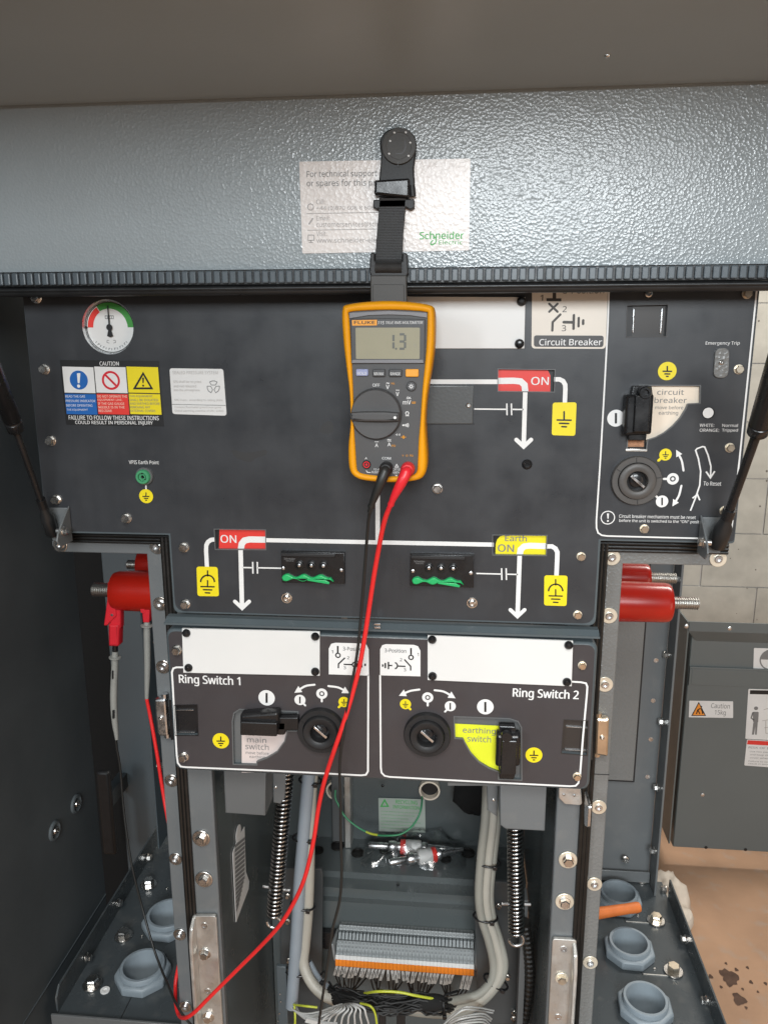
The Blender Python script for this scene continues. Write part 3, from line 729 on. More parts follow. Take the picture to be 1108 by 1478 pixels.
# small latch hooks under the panel's right corner
b = MB(); pl = front(.018); b.prism(pl, roundpoly([pl.c(*p) for p in ((806, 1135), (838, 1137), (840, 1163), (815, 1161), (806, 1152))], .004), -.003, 0, .001)
t = solo('latch_tab', b, 'aluminium', 'bare metal latch tab under the right corner of the ring switch panel', 'tab')
b = MB(); b.prism(Plane((W(848, 1150, .0).x, 0, 1.45), (-1, 0, 0), (0, -1, 0)), roundpoly([(-.02, W(848, 1140, .02).z-1.45), (.012, W(848, 1140, .02).z-1.45), (.012, W(848, 1170, .02).z-1.45), (-.006, W(848, 1181, .02).z-1.45)], .004), -.002, .001, .0006)
part('hook', b, 'zinc', t)
for u, v in ((813, 1147), (828, 1148)): fastener(t, W(u, v, .018), .0032, 'rivet', 'rivet')

# ================================================================== CABLE BOXES LEFT AND RIGHT OF THE POSTS
ZT = .55
def pxw(u, v, Z): return (WZ(u+.5, v, Z)-WZ(u-.5, v, Z)).length
# right cable box: back plate, cover plate, turned flange
YR = .386
PR = front(YR)
cbr = thing('cable_box', 'grey steel cable box with gland plate on the right side of the switchgear', 'cable box', (.33, .25, ZT))
xb = PR.c(957, 1000)[0]
ztop = PR.c(940, 790)[1]
part('back_plate', MB().prism(PR, [(rx1-.02, ztop), (xb, ztop), (xb, ZT-1.45), (rx1-.02, ZT-1.45)], -.004, 0), 'paint', cbr)
PA = front(YR-.012)
pts = [PA.c(925.5, 1000)[0], PA.c(905, 1127)[1]]
part('cover_plate', MB().prism(PA, [(rx1-.02, ztop), (PA.c(922, 1010)[0], ztop), (PA.c(922, 1010)[0], pts[1]), (rx1-.02, pts[1])], -.008, 0, .001), 'paint_grain', cbr)
xs_ = PA.c(922, 1010)[0]; part('seam', MB().box((xs_, YR-.0115, pts[1]+1.45), (xs_+.0022, YR-.0005, ztop+1.45)).box((rx1-.02, YR-.0115, pts[1]+1.45-.0025), (xs_+.0022, YR-.0005, pts[1]+1.45)), 'black_ink', cbr)
b = MB(); b.box((xb, YR-.040, ZT), (xb+.0035, YR, ztop+1.45)); part('side_flange', b, 'paint', cbr, bevel=.0008)
for u, v in ((963, 945), (956, 1042), (949, 1137), (944, 1228), (972, 836)):
    p = WX(u, v, xb); fastener(cbr, p, .0085, 'flange_hex', d=(-1, 0, 0))
for u, v in ((946, 953), (942, 1011), (938.5, 1067), (934, 1121)): fastener(cbr, W(u, v, YR), .0052, 'insert', 'threaded_insert')
part('bottom_return', MB().box((rx1-.02, YR-.012, ZT+.002), (xb-.001, YR-.0095, ZT+.022)), 'paint', cbr, bevel=.0008)
fastener(cbr, W(902, 1240, YR-.012), .0075, 'flange_hex')
LH = .034
xlip = (WZ(952.5, 1235.5, ZT+LH).x+WZ(1044.6, 1478, ZT+LH).x)/2
GL = [(206, 1393, 40), (243, 1318, 38), (893, 1287, 33), (908, 1359, 36.5), (931, 1441, 40)]
PZ = Plane((0, 0, ZT), (0, 0, 1), (1, 0, 0))
def ghole(i): c = WZ(GL[i][0], GL[i][1], ZT+.020); return circ((c.x, c.y), GL[i][2]*pxw(GL[i][0], GL[i][1], ZT+.020)*.64, 32)
part('gland_plate', MB().prism(PZ, [(rx1-.02, -.25), (xlip, -.25), (xlip, YR-.004), (rx1-.02, YR-.004)], -.003, 0, holes=[ghole(i) for i in (2, 3, 4)]), 'tray_paint', cbr, smooth=0)
part('lip', MB().box((xlip, -.25, ZT-.003), (xlip+.003, YR-.041, ZT+LH)), 'tray_paint', cbr, bevel=.0008)
for u, v in ((960, 1284), (989, 1356), (1019, 1444)):
    p = WX(u, v, xlip); fastener(cbr, p, .0085, 'flange_hex', d=(-1, 0, 0)); fastener(cbr, p+Vector((.004, 0, 0)), .0075, 'hex', 'nut', d=(1, 0, 0))
for u, v in ((925, 1269), (946, 1330), (971, 1403)):
    fastener(cbr, WZ(u, v, ZT), .0145, 'hex_warm', washer='washer', d=(0, 0, 1), wr=.95)
for u, v in ((907, 1320), (920, 1322), (930, 1397), (944, 1399)):
    fastener(cbr, WZ(u, v, ZT), .004, 'dome', 'screw', d=(0, 0, 1))
for u, v in ((903, 1331), (928, 1407)):
    p = WZ(u, v, ZT); part('slot_edge', MB().box(p, p+Vector((.045, .0012, .0012))), 'aluminium', cbr)
    part('slot_seam', MB().box(p+Vector((-.002, 0, 0)), p+Vector((-.0008, .03, .0006))), 'black_ink', cbr)

# left cable box
cbl = thing('cable_box', 'dark steel cable box with gland plate on the left side of the switchgear', 'cable box', (-.42, .25, ZT))
xlipl = (WZ(191, 1255.7, ZT+LH).x+WZ(89.4, 1414, ZT+LH).x)/2
yfl = WZ(90, 1466, ZT).y; YRL = .47
part('gland_plate', MB().prism(PZ, [(xlipl, yfl), (lx0+.03, yfl), (lx0+.03, YRL), (xlipl, YRL)], -.003, 0, holes=[ghole(0), ghole(1)]), 'tray_paint', cbl, smooth=0)
b = MB(); n = 6
ps = [(yfl+.006, ZT-.003), (yfl+.006, ZT+LH-.012), (yfl+.016, ZT+LH), (YRL, ZT+LH), (YRL, ZT-.003)]
n = len(ps); b.add([(xlipl-.003, p[0], p[1]) for p in ps]+[(xlipl, p[0], p[1]) for p in ps], [tuple(range(n)), tuple(range(2*n-1, n-1, -1))]+[(i, (i+1) % n, (i+1) % n+n, i+n) for i in range(n)])
part('lip', b, 'tray_paint', cbl, bevel=.0006)
part('front_edge', MB().box((xlipl-.006, yfl-.004, ZT-.03), (lx0+.03, yfl-.0005, ZT+.004)), 'dull_paint', cbl, bevel=.0008)
part('skirt', MB().box((xlipl-.003, yfl+.006, .01), (xlipl, YRL, ZT-.0035)), 'tray_paint', cbl)
for u, v in ((235, 1192), (213, 1238), (170, 1303), (125, 1382)):
    p = WX(u, v, xlipl+.001); fastener(cbl, p, .0085, 'flange_hex', d=(1, 0, 0)); fastener(cbl, p-Vector((.005, 0, 0)), .0075, 'hex', 'nut', d=(-1, 0, 0))
for u, v in ((215, 1278), (179, 1352), (134, 1422)):
    fastener(cbl, WZ(u, v, ZT), .0145, 'hex', washer='washer', d=(0, 0, 1), wr=.95)
fastener(cbl, WZ(205, 1352, ZT), .004, 'dome', 'screw', d=(0, 0, 1)); fastener(cbl, WZ(241, 1283, ZT), .004, 'dome', 'screw', d=(0, 0, 1))
p = WZ(152, 1430, ZT); part('washer', MB().lathe(p, (0, 0, 1), [(0, .0065), (.0015, .0065), (.0015, .003), (.0002, .003)], 20), 'label_white', cbl)
p = WZ(196, 1426, ZT); part('seam', MB().box((p.x, yfl, ZT), (p.x+.001, p.y, ZT+.0006)), 'black_ink', cbl)
PL_ = front(YR); xel = PL_.c(229.5, 1000)[0]
part('side_flange', MB().box((xel-.003, YR-.045, ZT+LH+.002), (xel, YR, 1.33)), 'paint_blue', cbl, bevel=.0008)
part('back_plate', MB().box((xel+.001, YR-.004, ZT+.001), (lx0+.03, YR, 1.33)), 'paint_shaded', cbl)
for u, v in ((228, 926), (232, 1105)):
    p = WX(u, v, xel-.001); fastener(cbl, W(u+1, v, YR-.05), .007, 'flange_hex', d=(1, 0, 0)); fastener(cbl, W(u-2, v, YR-.05), .006, 'hex', 'nut', d=(-1, 0, 0))

# grey plastic cable glands
def gland(u, v, rpx, label):
    h = .020; c = WZ(u, v, ZT+h); r = rpx*pxw(u, v, ZT+h); base = Vector((c.x, c.y, ZT))
    t = thing('cable_gland', label, 'cable gland', base, 'plastic cable glands in the gland plates')
    part('nut', MB().lathe(base, (0, 0, 1), [(.0005, r*.98), (.002, r*1.0), (.011, r*1.0), (.014, r*.93), (.014, r*.7)], 8, ph=.35, capend=False), 'gland', t, bevel=.0015)
    part('collar', MB().lathe(base, (0, 0, 1), [(.012, r*.80), (.019, r*.80), (.021, r*.77), (.021, r*.68), (.018, r*.66), (-.030, r*.60), (-.034, r*.52), (-.036, r*.50), (-.055, r*.49)], 36, capend=False), 'gland', t, smooth=50)
    part('mouth', MB().lathe(base+Vector((0, 0, -.055)), (0, 0, 1), [(0, r*.52), (.001, r*.52)], 24), 'black_ink', t)
gland(206, 1393, 40, 'grey plastic cable gland nearest the lower left corner of the left gland plate')
gland(243, 1318, 38, 'grey plastic cable gland half hidden behind the left flange')
gland(893, 1287, 33, 'grey plastic cable gland behind the orange tool handle')
gland(908, 1359, 36.5, 'grey plastic cable gland in the middle of the right row of three')
gland(931, 1441, 40, 'grey plastic cable gland at the bottom right, nearest the camera')

# red epoxy bushings with threaded studs, axis across the cabinet
def thread(o, d, L, r, n=18):
    prof = [(0, r*.85)]; turns = int(L/.0026)
    for i in range(turns):
        t = L*i/turns; dt = L/turns; prof += [(t+dt*.05, r*.80), (t+dt*.45, r), (t+dt*.55, r), (t+dt*.95, r*.80)]
    prof += [(L, r*.8)]
    return MB().lathe(o, d, prof, n)
def bushing(u_face, v, Y, u_end, u_tip, rpx, spx, sgn, label):
    k = front(Y).k(u_end, v); c = W(u_end, v, Y); x0 = (rx1-.006) if sgn > 0 else (lx0+.006); d = Vector((sgn, 0, 0))
    L = abs(c.x-x0); r = rpx*k; o = Vector((x0, Y, c.z))
    t = thing('bushing', label, 'bushing', (x0, Y, c.z-r), 'red epoxy bushings on the tank sides')
    part('insulator', MB().lathe(o, d, [(0, r*1.06), (L*.5, r*1.02), (L*(.92 if sgn > 0 else .80), r), (L*(.97 if sgn > 0 else .93), r*.97), (L*.993, r*.90), (L, r*.82), (L, r*.3)], 40), 'epoxy_red', t, smooth=50)
    tip = W(u_tip, v, Y); part('stud', thread(Vector((c.x, Y, c.z)), d, abs(tip.x-c.x), spx*k), 'stud_steel', t, smooth=20)
    return t
bushing(893, 870, .14, 967, 1007, 29.5, 9.5, 1, 'front red bushing with threaded stud on the right, nearest the camera')
bushing(893, 834, .25, 936, 975, 21, 8.2, 1, 'rear red bushing partly hidden behind the front one on the right')
bushing(222, 852, .14, 166, 135, 28, 9.8, -1, 'red bushing on the left with a red crocodile clip on its stud')
bushing(222, 815, .25, 203, 184, 24, 6.5, -1, 'rear red bushing on the left, just a short dark stud in view')

# crumpled cloth on the floor and the orange tool handle
rg = random.Random(5)
c = WZ(963, 1312, .0); 
b = MB(); NU, NV = 26, 18
from mathutils import noise as mn
for i in range(NV+1):
    for j in range(NU):
        a = 2*math.pi*j/NU; f = i/NV
        rr = .072*math.sin(min(1, f*1.02)*math.pi*.5+.0)
        q = Vector((math.cos(a)*rr*.75, math.sin(a)*rr*1.4, .0))
        hgt = .055*(1-f**2)
        nz = mn.noise(Vector((q.x*26+3, q.y*26, 1.3)))*.030+mn.noise(Vector((q.x*60, q.y*60+5, 4)))*.012
        b.v.append(Vector((c.x+q.x*(1+nz*6), c.y+q.y*(1+nz*5), max(.002, .004+hgt+nz))))
for i in range(NV):
    for j in range(NU): k = (j+1) % NU; b.f.append((i*NU+j, (i+1)*NU+j, (i+1)*NU+k, i*NU+k))
solo('crumpled_cloth', b, 'cloth', 'crumpled pale cloth lying on the brown floor behind the right gland plate', 'cloth', smooth=60)
zh = ZT+.045; A = WZ(862, 1318, zh); B_ = WZ(923, 1309, zh)
b = MB(); d = (B_-A); kk = pxw(890, 1312, zh)
b.tube([A-d*.4, A, A+d*.3, A+d*.7, A+d*.92, A+d*.985, B_], [8.4*kk, 8.2*kk, 7.6*kk, 7.2*kk, 7.6*kk, 6.6*kk, 3*kk], 18)
t = thing('hand_tool', 'orange tool handle resting across the rear right cable gland', 'tool', A)
part('grip', b, 'orange_handle', t, smooth=50)
part('ferrule', MB().tube([A-d*1.0, A-d*.4], 3.5*kk, 12), 'zinc', t)

# ================================================================== HOOD
YH = -.035
PH = front(YH)
zf = PH.c(554, 134)[1]; zs_ = PH.c(554, 390.5)[1]
XW = .62
hood = thing('raised_hood', 'raised grey hood with pebbled paint hanging above the control panel', 'hood', (0, YH, zs_+1.45))
part('face_sheet', MB().prism(PH, [(-XW, zs_), (XW, zs_), (XW, zf), (-XW, zf)], -.003, 0), 'hood_paint', hood)
ca, sa = math.cos(R(7)), math.sin(R(7)); b = MB(); z_ = zf+1.45
b.add([(-XW, YH+.004, z_+.0002), (XW, YH+.004, z_+.0002), (XW, YH-.012, z_-.0035), (-XW, YH-.012, z_-.0035)], [(0, 1, 2, 3)])
arcs = [(YH+.002, z_+.0005), (YH-.004, z_-.0015), (YH-.010, z_-.0022), (YH-.016, z_-.0015), (YH-.024, z_+.0)]+[(YH-.024-t*ca, z_+t*sa) for t in (.1, .25, .42)]
b = MB(); n = len(arcs)
b.v = [Vector((x, y, z)) for x in (-XW, XW) for y, z in arcs]; b.f = [(i, i+1, n+i+1, n+i) for i in range(n-1)]
b.v += [Vector((x, y, z+.0025)) for x in (-XW, XW) for y, z in arcs]; b.f += [(2*n+i, 3*n+i, 3*n+i+1, 2*n+i+1) for i in range(n-1)]
part('overhang', b, 'hood_under', hood, smooth=60)
POV = Plane((0, YH-.024, z_), (0, -sa, -ca), (1, 0, 0))
p = POV.p(876, 80)
fastener(hood, p, .0042, 'dome', 'screw', d=(0, -sa, -ca))
for x in (-XW, XW): part('side_cheek', MB().box((x-.002, YH-.30, z_-.28), (x+.002, YH-.005, z_+.03)), 'hood_under', hood)
# ribbed rubber seal along the lower edge
seal = part('rubber_seal', MB().box((-XW, YH-.0075, zs_+1.45-.0125), (XW, YH+.006, zs_+1.45+.0018)), 'rubber', hood, bevel=.001)
zb_ = zs_+1.45-.0172
part('bead', MB().tube([(-XW, YH-.0045, zb_), (XW, YH-.0045, zb_)], .0046, 14), 'rubber', seal, smooth=60)
part('bead', MB().tube([(-XW, YH-.0088, zb_+.0015), (XW, YH-.0088, zb_+.0015)], .0020, 10), 'rubber', seal, smooth=60)
pit = .0078
rb = MB(); rb.box((-.0031, -.0028, -.0058), (.0031, .001, .0058)); rm = rb.mesh(mat='seal_rib', smooth=0)
nr = int(1.12/pit)
for i in range(nr):
    o = place('rib', rm, seal, (-.56+i*pit+random.uniform(-.0003, .0003), YH-.0075, zs_+1.45-.0052))
    if i == 0: pass
    bv = o.modifiers.new('bevel', 'BEVEL'); bv.width = .0012; bv.segments = 2
# support sticker
s = sticker('support_sticker', hood, PH, [(432, 233.5), (678.5, 229), (676.5, 361.5), (436.5, 366)], 'sticker', .0003, 2, 'pale support sticker with contact details under the magnet strap')
ST = Plane(PH.o, PH.n, (PH.p(678, 230)-PH.p(432, 234)).normalized())
h = .0010
b = MB(); b.text(ST, 'For technical support', 443, 247, 544, 258.5, h, .004).text(ST, 'or spares for this product', 443, 260, 572, 272, h, .004)
part('heading', b, 'grey_ink', s)
b = MB(); b.text(ST, 'Call:', 457, 288, 469, 295, h).text(ST, '+44 (0)870 608 8 608', 457, 298, 540, 304.5, h).text(ST, 'Email:', 457, 311.5, 476, 318.5, h).text(ST, 'customerservices@schneider.com', 457, 320.5, 590, 328.5, h).text(ST, 'Visit:', 457, 334, 472, 341, h).text(ST, 'www.schneider-electric.com', 457, 343.5, 585, 350.5, h)
b.stroke(ST, [(443, 308.5), (586, 306)], .8, h).stroke(ST, [(444, 332.5), (586, 330)], .8, h)
part('contact_lines', b, 'contact_ink', s)
b = MB(); b.ring(ST, 448.5, 299, 4.2, 1.2, h).stroke(ST, [(446, 324), (452, 315)], 2, h).stroke(ST, [(445, 339.5), (453.5, 339.5), (453.5, 347), (445, 347)], 1.2, h, closed=True).stroke(ST, [(449, 347), (449, 350)], 1.2, h).stroke(ST, [(446, 350), (452, 350)], 1, h)
part('icons', b, 'contact_ink', s)
b = MB(); b.text(ST, 'Schneider', 605.5, 334.5, 669, 345.5, h, .018); b.text(ST, 'Electric', 633, 347, 667, 353, h, .0)
b.stroke(ST, catmull([Vector(p) for p in ((625, 341), (629, 345), (628, 351), (622.5, 353.5), (621.5, 350), (625, 347))], 4), 1.5, h+.0002)
part('logo', b, 'green_ink', s)

# ================================================================== GAS STRUTS
def strut(low, join, top, rb, rr, label, sgn):
    A, J, T = W(*low), W(*join), W(*top)
    t = thing('gas_strut', label, 'gas strut', A, 'gas struts holding the hood open')
    part('rod', MB().tube([A, J+(T-J)*.1], rr, 16), 'black_plastic', t, smooth=50)
    d = (T-J).normalized()
    part('cylinder', MB().tube([J, J+d*.002, J+d*.012, J+d*.0125, J+d*.0145, J+d*.015, T], [rb*.7, rb*.97, rb, rb*.93, rb*.93, rb, rb], 24), 'black_plastic', t, smooth=50)
    e = (J-A).normalized()
    part('end_fitting', MB().tube([A-e*.020, A-e*.018, A+e*.006, A+e*.012, A+e*.020], [rr*1.7, rr*2.1, rr*2.1, rr*1.5, rr*1.3], 16), 'rubber', t, smooth=50)
    part('collar', MB().tube([A+e*.020, A+e*.032], rr*1.45, 16), 'black_plastic', t)
    return t, A
lt, LA = strut((70, 752, -.016), (24, 622, -.075), (-34, 470, -.145), .0084, .0034, 'black gas strut on the left side of the control panel', -1)
rt_, RA = strut((1041, 768, -.016), (1092, 626, -.080), (1128, 505, -.145), .0094, .0042, 'black gas strut on the right side of the control panel', 1)
def sbracket(t, A, sgn, px):
    pl = front(-.002); x = A.x-sgn*.017
    pts = [pl.c(*p) for p in px]; k = pl.k(*px[0])
    b = MB(); zc = A.z-.004
    ps = [(-.001, zc+.018), (-.010, zc+.012), (-.030, zc-.006), (-.034, zc-.014), (-.026, zc-.022), (-.001, zc-.022)]
    for xa in (x, ):
        n = len(ps); b.add([(xa-.001, p[0], p[1]) for p in ps]+[(xa+.001, p[0], p[1]) for p in ps], [tuple(range(n)), tuple(range(2*n-1, n-1, -1))]+[(i, i+n, (i+1) % n+n, (i+1) % n) for i in range(n)])
    b.box((x-.001, -.003, zc-.022), (x+sgn*.022, -.001, zc+.016))
    part('bracket', b, 'paint', t, bevel=.0008)
    part('pivot_pin', MB().tube([(x-sgn*.002, -.020, zc-.006), (x+sgn*.006, -.020, zc-.006)], .0030, 12), 'zinc', t)
    fastener(t, (x-sgn*.001, -.020, zc-.006), .0062, 'flange_hex', 'pivot_bolt', d=(-sgn, 0, 0))
sbracket(lt, LA, -1, [(80, 735), (100, 735)]); sbracket(rt_, RA, 1, [(1025, 752), (1060, 755)])

# ================================================================== UPPER CONTROL PANEL
P0 = front(0.0)
xl, xr = P0.c(44, 520)[0], P0.c(1081, 560)[0]
# panel outline (metres in the panel plane)
xL = P0.c(50, 600)[0]; xR = P0.c(1078, 600)[0]; zT = P0.c(554, 330)[1]
zAl = P0.c(160, 771)[1]; zAr = P0.c(960, 783)[1]; xnl = P0.c(247, 830)[0]; xnr = P0.c(863, 840)[0]; zB = P0.c(554, 894)[1]
panel = thing('control_panel', 'dark grey upper control panel with gauge, circuit diagram and circuit breaker section', 'control panel', (0, 0, zB+1.45))
zA = (zAl+zAr)/2
base = [(xL, zT), (xL, zAl), (xnl, zAl), (xnl, zB), (xnr, zB), (xnr, zAr), (xR, zAr), (xR, zT)]
gk = P0.k(156, 472); gr = 37.5*gk
FLAGS = [[(310, 764), (383, 765), (383.5, 793), (311.5, 792.5)], [(711, 772.5), (788.5, 773), (787.5, 801.5), (711, 800.5)], [(718.5, 533), (800, 534), (799, 565.5), (718.5, 564.5)]]
arc1 = [(1010, 556.5), (1009.5, 582), (992, 583), (989, 590), (981, 603), (970, 615), (958, 624.5), (946, 631), (934, 635)]
SECT = [(922, 556), (1010, 556.5)]+arc1[1:]+[(932, 650), (904, 650), (906, 620), (912, 570)]
LATCH = [(904.5, 441), (963, 440), (960, 485.5), (903.5, 486)]
HOLES = [circ(P0.c(156, 472), gr, 48)]+[[P0.c(*p) for p in q] for q in FLAGS+[SECT, LATCH]]
part('back_plate', MB().prism(P0, roundpoly(base, [.004, .004, .001, .008, .008, .001, .004, .004]), -.006, -.0006, .0008, holes=HOLES), 'ledge_paint', panel)
e = .0024
ov = [(xL+.001, zT), (xL+.001, zAl+e), (xnl+e, zAl+e), (xnl+e, zB+e), (xnr-e, zB+e), (xnr-e, zAr+e), (xR-.001, zAr+e), (xR-.001, zT)]
part('overlay', MB().prism(P0, roundpoly(ov, [.004, .004, .0008, .012, .012, .0008, .004, .004]), -.0004, 0.0, holes=HOLES), 'fascia', panel, smooth=0)
part('backing_sheet', MB().box((xL+.02, .0125, zAr+1.45+.01), (xR-.02, .0135, zT+1.45-.005)).box((xnl+.02, .0125, zB+1.45+.02), (xnr-.02, .0135, zAr+1.45+.012)), 'black_matte', panel)
H1, H2, H3, H4 = .0004, .0007, .0010, .0013
def pr(name, b, mat_, parent=panel, label=None): return part(name, b, mat_, parent, label, smooth=0)

# fasteners on the panel
for u, v in ((53, 430), (65, 533), (74, 636), (82, 721), (183, 748), (266, 790), (268, 872), (631, 705)):
    fastener(panel, W(u, v), .0072, 'flange_hex')
for u, v in ((838, 803), (833, 887), (929, 763), (1044, 737), (1052, 646), (1065, 533), (1077, 424)):
    fastener(panel, W(u, v), .0066, 'hex_warm', washer='washer_warm', wr=.72)
for u, v in ((414, 863), (681, 870)): fastener(panel, W(u, v), .0075, 'dome', washer='washer', wr=.8)
fastener(panel, W(935, 424), .0066, 'dome', 'screw'); fastener(panel, W(760, 670), .0085, 'dome_black', 'screw')

# pressure gauge, recessed behind a round opening
gc = P0.p(156, 472); gY = .009; PG = front(gY); gd = PG.p(159.5, 472.5); gr = 36.5*PG.k(159, 472)
gau = part('pressure_gauge', MB().lathe(Vector((gd.x, gY, gd.z)), (0, -1, 0), [(-.002, gr*1.12), (.0015, gr*1.12), (.0025, gr*1.05), (.0022, gr*.97), (.0005, gr*.96)], 48, capend=False), 'zinc', panel, 'round pressure gauge with red and green arcs', smooth=50)
part('opening_rim', MB().lathe(Vector((gc.x, .0005, gc.z)), (0, 1, 0), [(0, 37.3*gk), (.0075, 37.3*gk)], 48, capend=False), 'zinc', gau)
part('dial', MB().lathe(Vector((gd.x, gY, gd.z)), (0, -1, 0), [(-.001, gr*.98), (0, gr*.98)], 48), 'white_plate', gau)
cg = (gd.x, gd.z-1.45); kk = gr/37.5; gc = gd
def garc(a0, a1, r0, r1, n=16):
    o_ = [(cg[0]+r1*kk*math.cos(R(a0+(a1-a0)*i/n)), cg[1]+r1*kk*math.sin(R(a0+(a1-a0)*i/n))) for i in range(n+1)]
    i_ = [(cg[0]+r0*kk*math.cos(R(a0+(a1-a0)*i/n)), cg[1]+r0*kk*math.sin(R(a0+(a1-a0)*i/n))) for i in range(n+1)]
    return o_+i_[::-1]
part('red_arc', MB().face(PG, garc(180, 123, 25, 33), H1), 'red_print', gau, smooth=0)
part('green_arc', MB().face(PG, garc(121, 0, 26, 34.5), H1), 'green_print', gau, smooth=0)
part('scale_ring', MB().stroke(PG, circ(cg, gr*.93, 48), .0008, H1, True, twod=True), 'black_ink', gau, smooth=0)
def gp(x, y): return (cg[0]+x*kk, cg[1]+y*kk)
b = MB(); b.face(PG, [gp(-.9, 30), gp(.6, 30), gp(1.2, 0), gp(-1.2, 0)], .0022).face(PG, [gp(-1, 0), gp(1, 0), gp(4.5, -12), gp(0, -14), gp(-4.5, -12)], .0022).face(PG, circ(gp(0, 0), 4.5*kk, 20), .0026)
part('needle', b, 'black_ink', gau, smooth=0)
b = MB(); b.stroke(PG, [gp(-6, 16), gp(-6, 12), gp(6, 12), gp(6, 16)], .9*kk, H1, True, twod=True)
for x in (-3, 0, 3): b.stroke(PG, [gp(x, 16), gp(x, 12)], .8*kk, H1, twod=True)
for i, ch in enumerate('DO NOT REMOVE'):
    a = R(222+i*8); 
    x, y = 32*math.cos(a), 32*math.sin(a); t_ = Vector((-math.sin(a), math.cos(a)))
    b.stroke(PG, [gp(x, y), gp(x*.91, y*.91)], .9*kk, H1, twod=True)
    if i % 2: b.stroke(PG, [gp(x*.91, y*.91), gp(x*.92+t_.x*2, y*.92+t_.y*2)], .8*kk, H1, twod=True)
for sx in (-1, 1): b.stroke(PG, [gp(sx*3, -18), gp(sx*6, -18), gp(sx*6.5, -21), gp(sx*3, -22)], .7*kk, H1, twod=True)
part('dial_markings', b, 'grey_ink', gau, smooth=0)
part('stop_pin', MB().lathe(Vector((gd.x-gr*.93, gY-.001, gd.z)), (0, -1, 0), [(0, .0013), (.001, .0012)], 10), 'black_ink', gau)

# CAUTION sticker with three pictograms
ca_ = sticker('caution_sticker', panel, P0, [(87, 519.5), (229.6, 521), (237, 615.5), (96, 613)], 'black_ink', .0002, 1.5, 'black caution sticker with blue, red and yellow safety pictograms', .0003)
def cell(px, m_): pr('cell', MB().quad(P0, px, H2), m_, ca_)
def X_(f, v):        # position across the sticker (0..1) at photo row v
    l = 87+(v-519.5)/93.5*9; r = 229.6+(v-521)/94.5*7.4; return l+(r-l)*f
def crow(f0, f1, v0, v1): return [(X_(f0, v0), v0), (X_(f1, v0), v0+1), (X_(f1, v1), v1+1), (X_(f0, v1), v1)]
cols = [(.018, .334), (.343, .660), (.669, .988)]
for (a, c_), m_ in zip(cols, ('label_white', 'label_white', 'yellow')): cell(crow(a, c_, 529, 566.5), m_)
for (a, c_), m_ in zip(cols, ('blue_print', 'red_print', 'yellow')): cell(crow(a, c_, 568, 597.5), m_)
def cx(i, v): return (X_(cols[i][0], v)+X_(cols[i][1], v))/2
pr('mandatory_disc', MB().disc(P0, cx(0, 548), 548.5, 13, H3), 'blue_print', ca_)
u = cx(0, 548); pr('exclamation_mark', MB().quad(P0, [(u-2.6, 538.5), (u+2.6, 538.5), (u+1.3, 553), (u-1.3, 553)], H4, 1).disc(P0, u, 557.2, 2.3, H4), 'white_print', ca_)
u = cx(1, 548); pr('prohibition_ring', MB().ring(P0, u, 549, 11.5, 3, H3).stroke(P0, [(u-8, 541), (u+8, 557)], 3, H3+.0001), 'red_ink', ca_)
u = cx(2, 548); b = MB().stroke(P0, [(u, 539), (u+12.5, 560.5), (u-12.5, 560.5)], 2.6, H3, True).quad(P0, [(u-1.3, 545), (u+1.3, 545), (u+.8, 553), (u-.8, 553)], H3).disc(P0, u, 556.5, 1.4, H3); pr('warning_triangle', b, 'black_ink', ca_)
def lines(parent, pl, rows, mat_, h, bold=.006, name='lettering'):
    for t, u0, v0, u1, v1 in rows: part(name, MB().text(pl, t, u0, v0, u1, v1, h, bold), mat_, parent, smooth=0)
lines(ca_, P0, [('CAUTION', 145, 521.8, 172.5, 527.5)], 'white_print', H3, .015)
lines(ca_, P0, [('FAILURE TO FOLLOW THESE INSTRUCTIONS', 100.5, 599.5, 230, 605.5), ('COULD RESULT IN PERSONAL INJURY', 110, 607, 221.5, 613)], 'white_print', H3, .015)
def para(i, T, m_):
    rows = []
    for j, t in enumerate(T):
        v = 570.5+j*(26/len(T)); f0, f1 = cols[i]; wmax = max(len(q) for q in T); a = f0+.008; c_ = a+(f1-f0-.016)*len(t)/wmax
        rows.append((t, X_(a, v), v-.2, X_(c_, v), v+3.2))
    lines(ca_, P0, rows, m_, H3, .008)
para(0, ['READ THE GAS', 'PRESSURE INDICATOR', 'BEFORE OPERATING', 'THE EQUIPMENT'], 'white_print')
para(1, ['DO NOT OPERATE THE', 'EQUIPMENT LIVE,', 'IF THE GAS GAUGE', 'NEEDLE IS IN THE', 'RED ZONE'], 'ivory')
para(2, ['THIS EQUIPMENT', 'SHALL BE ISOLATED', 'AND EARTHED BEFORE', 'REMOVING ANY', 'EXTERNAL COVERS'], 'grey_ink')

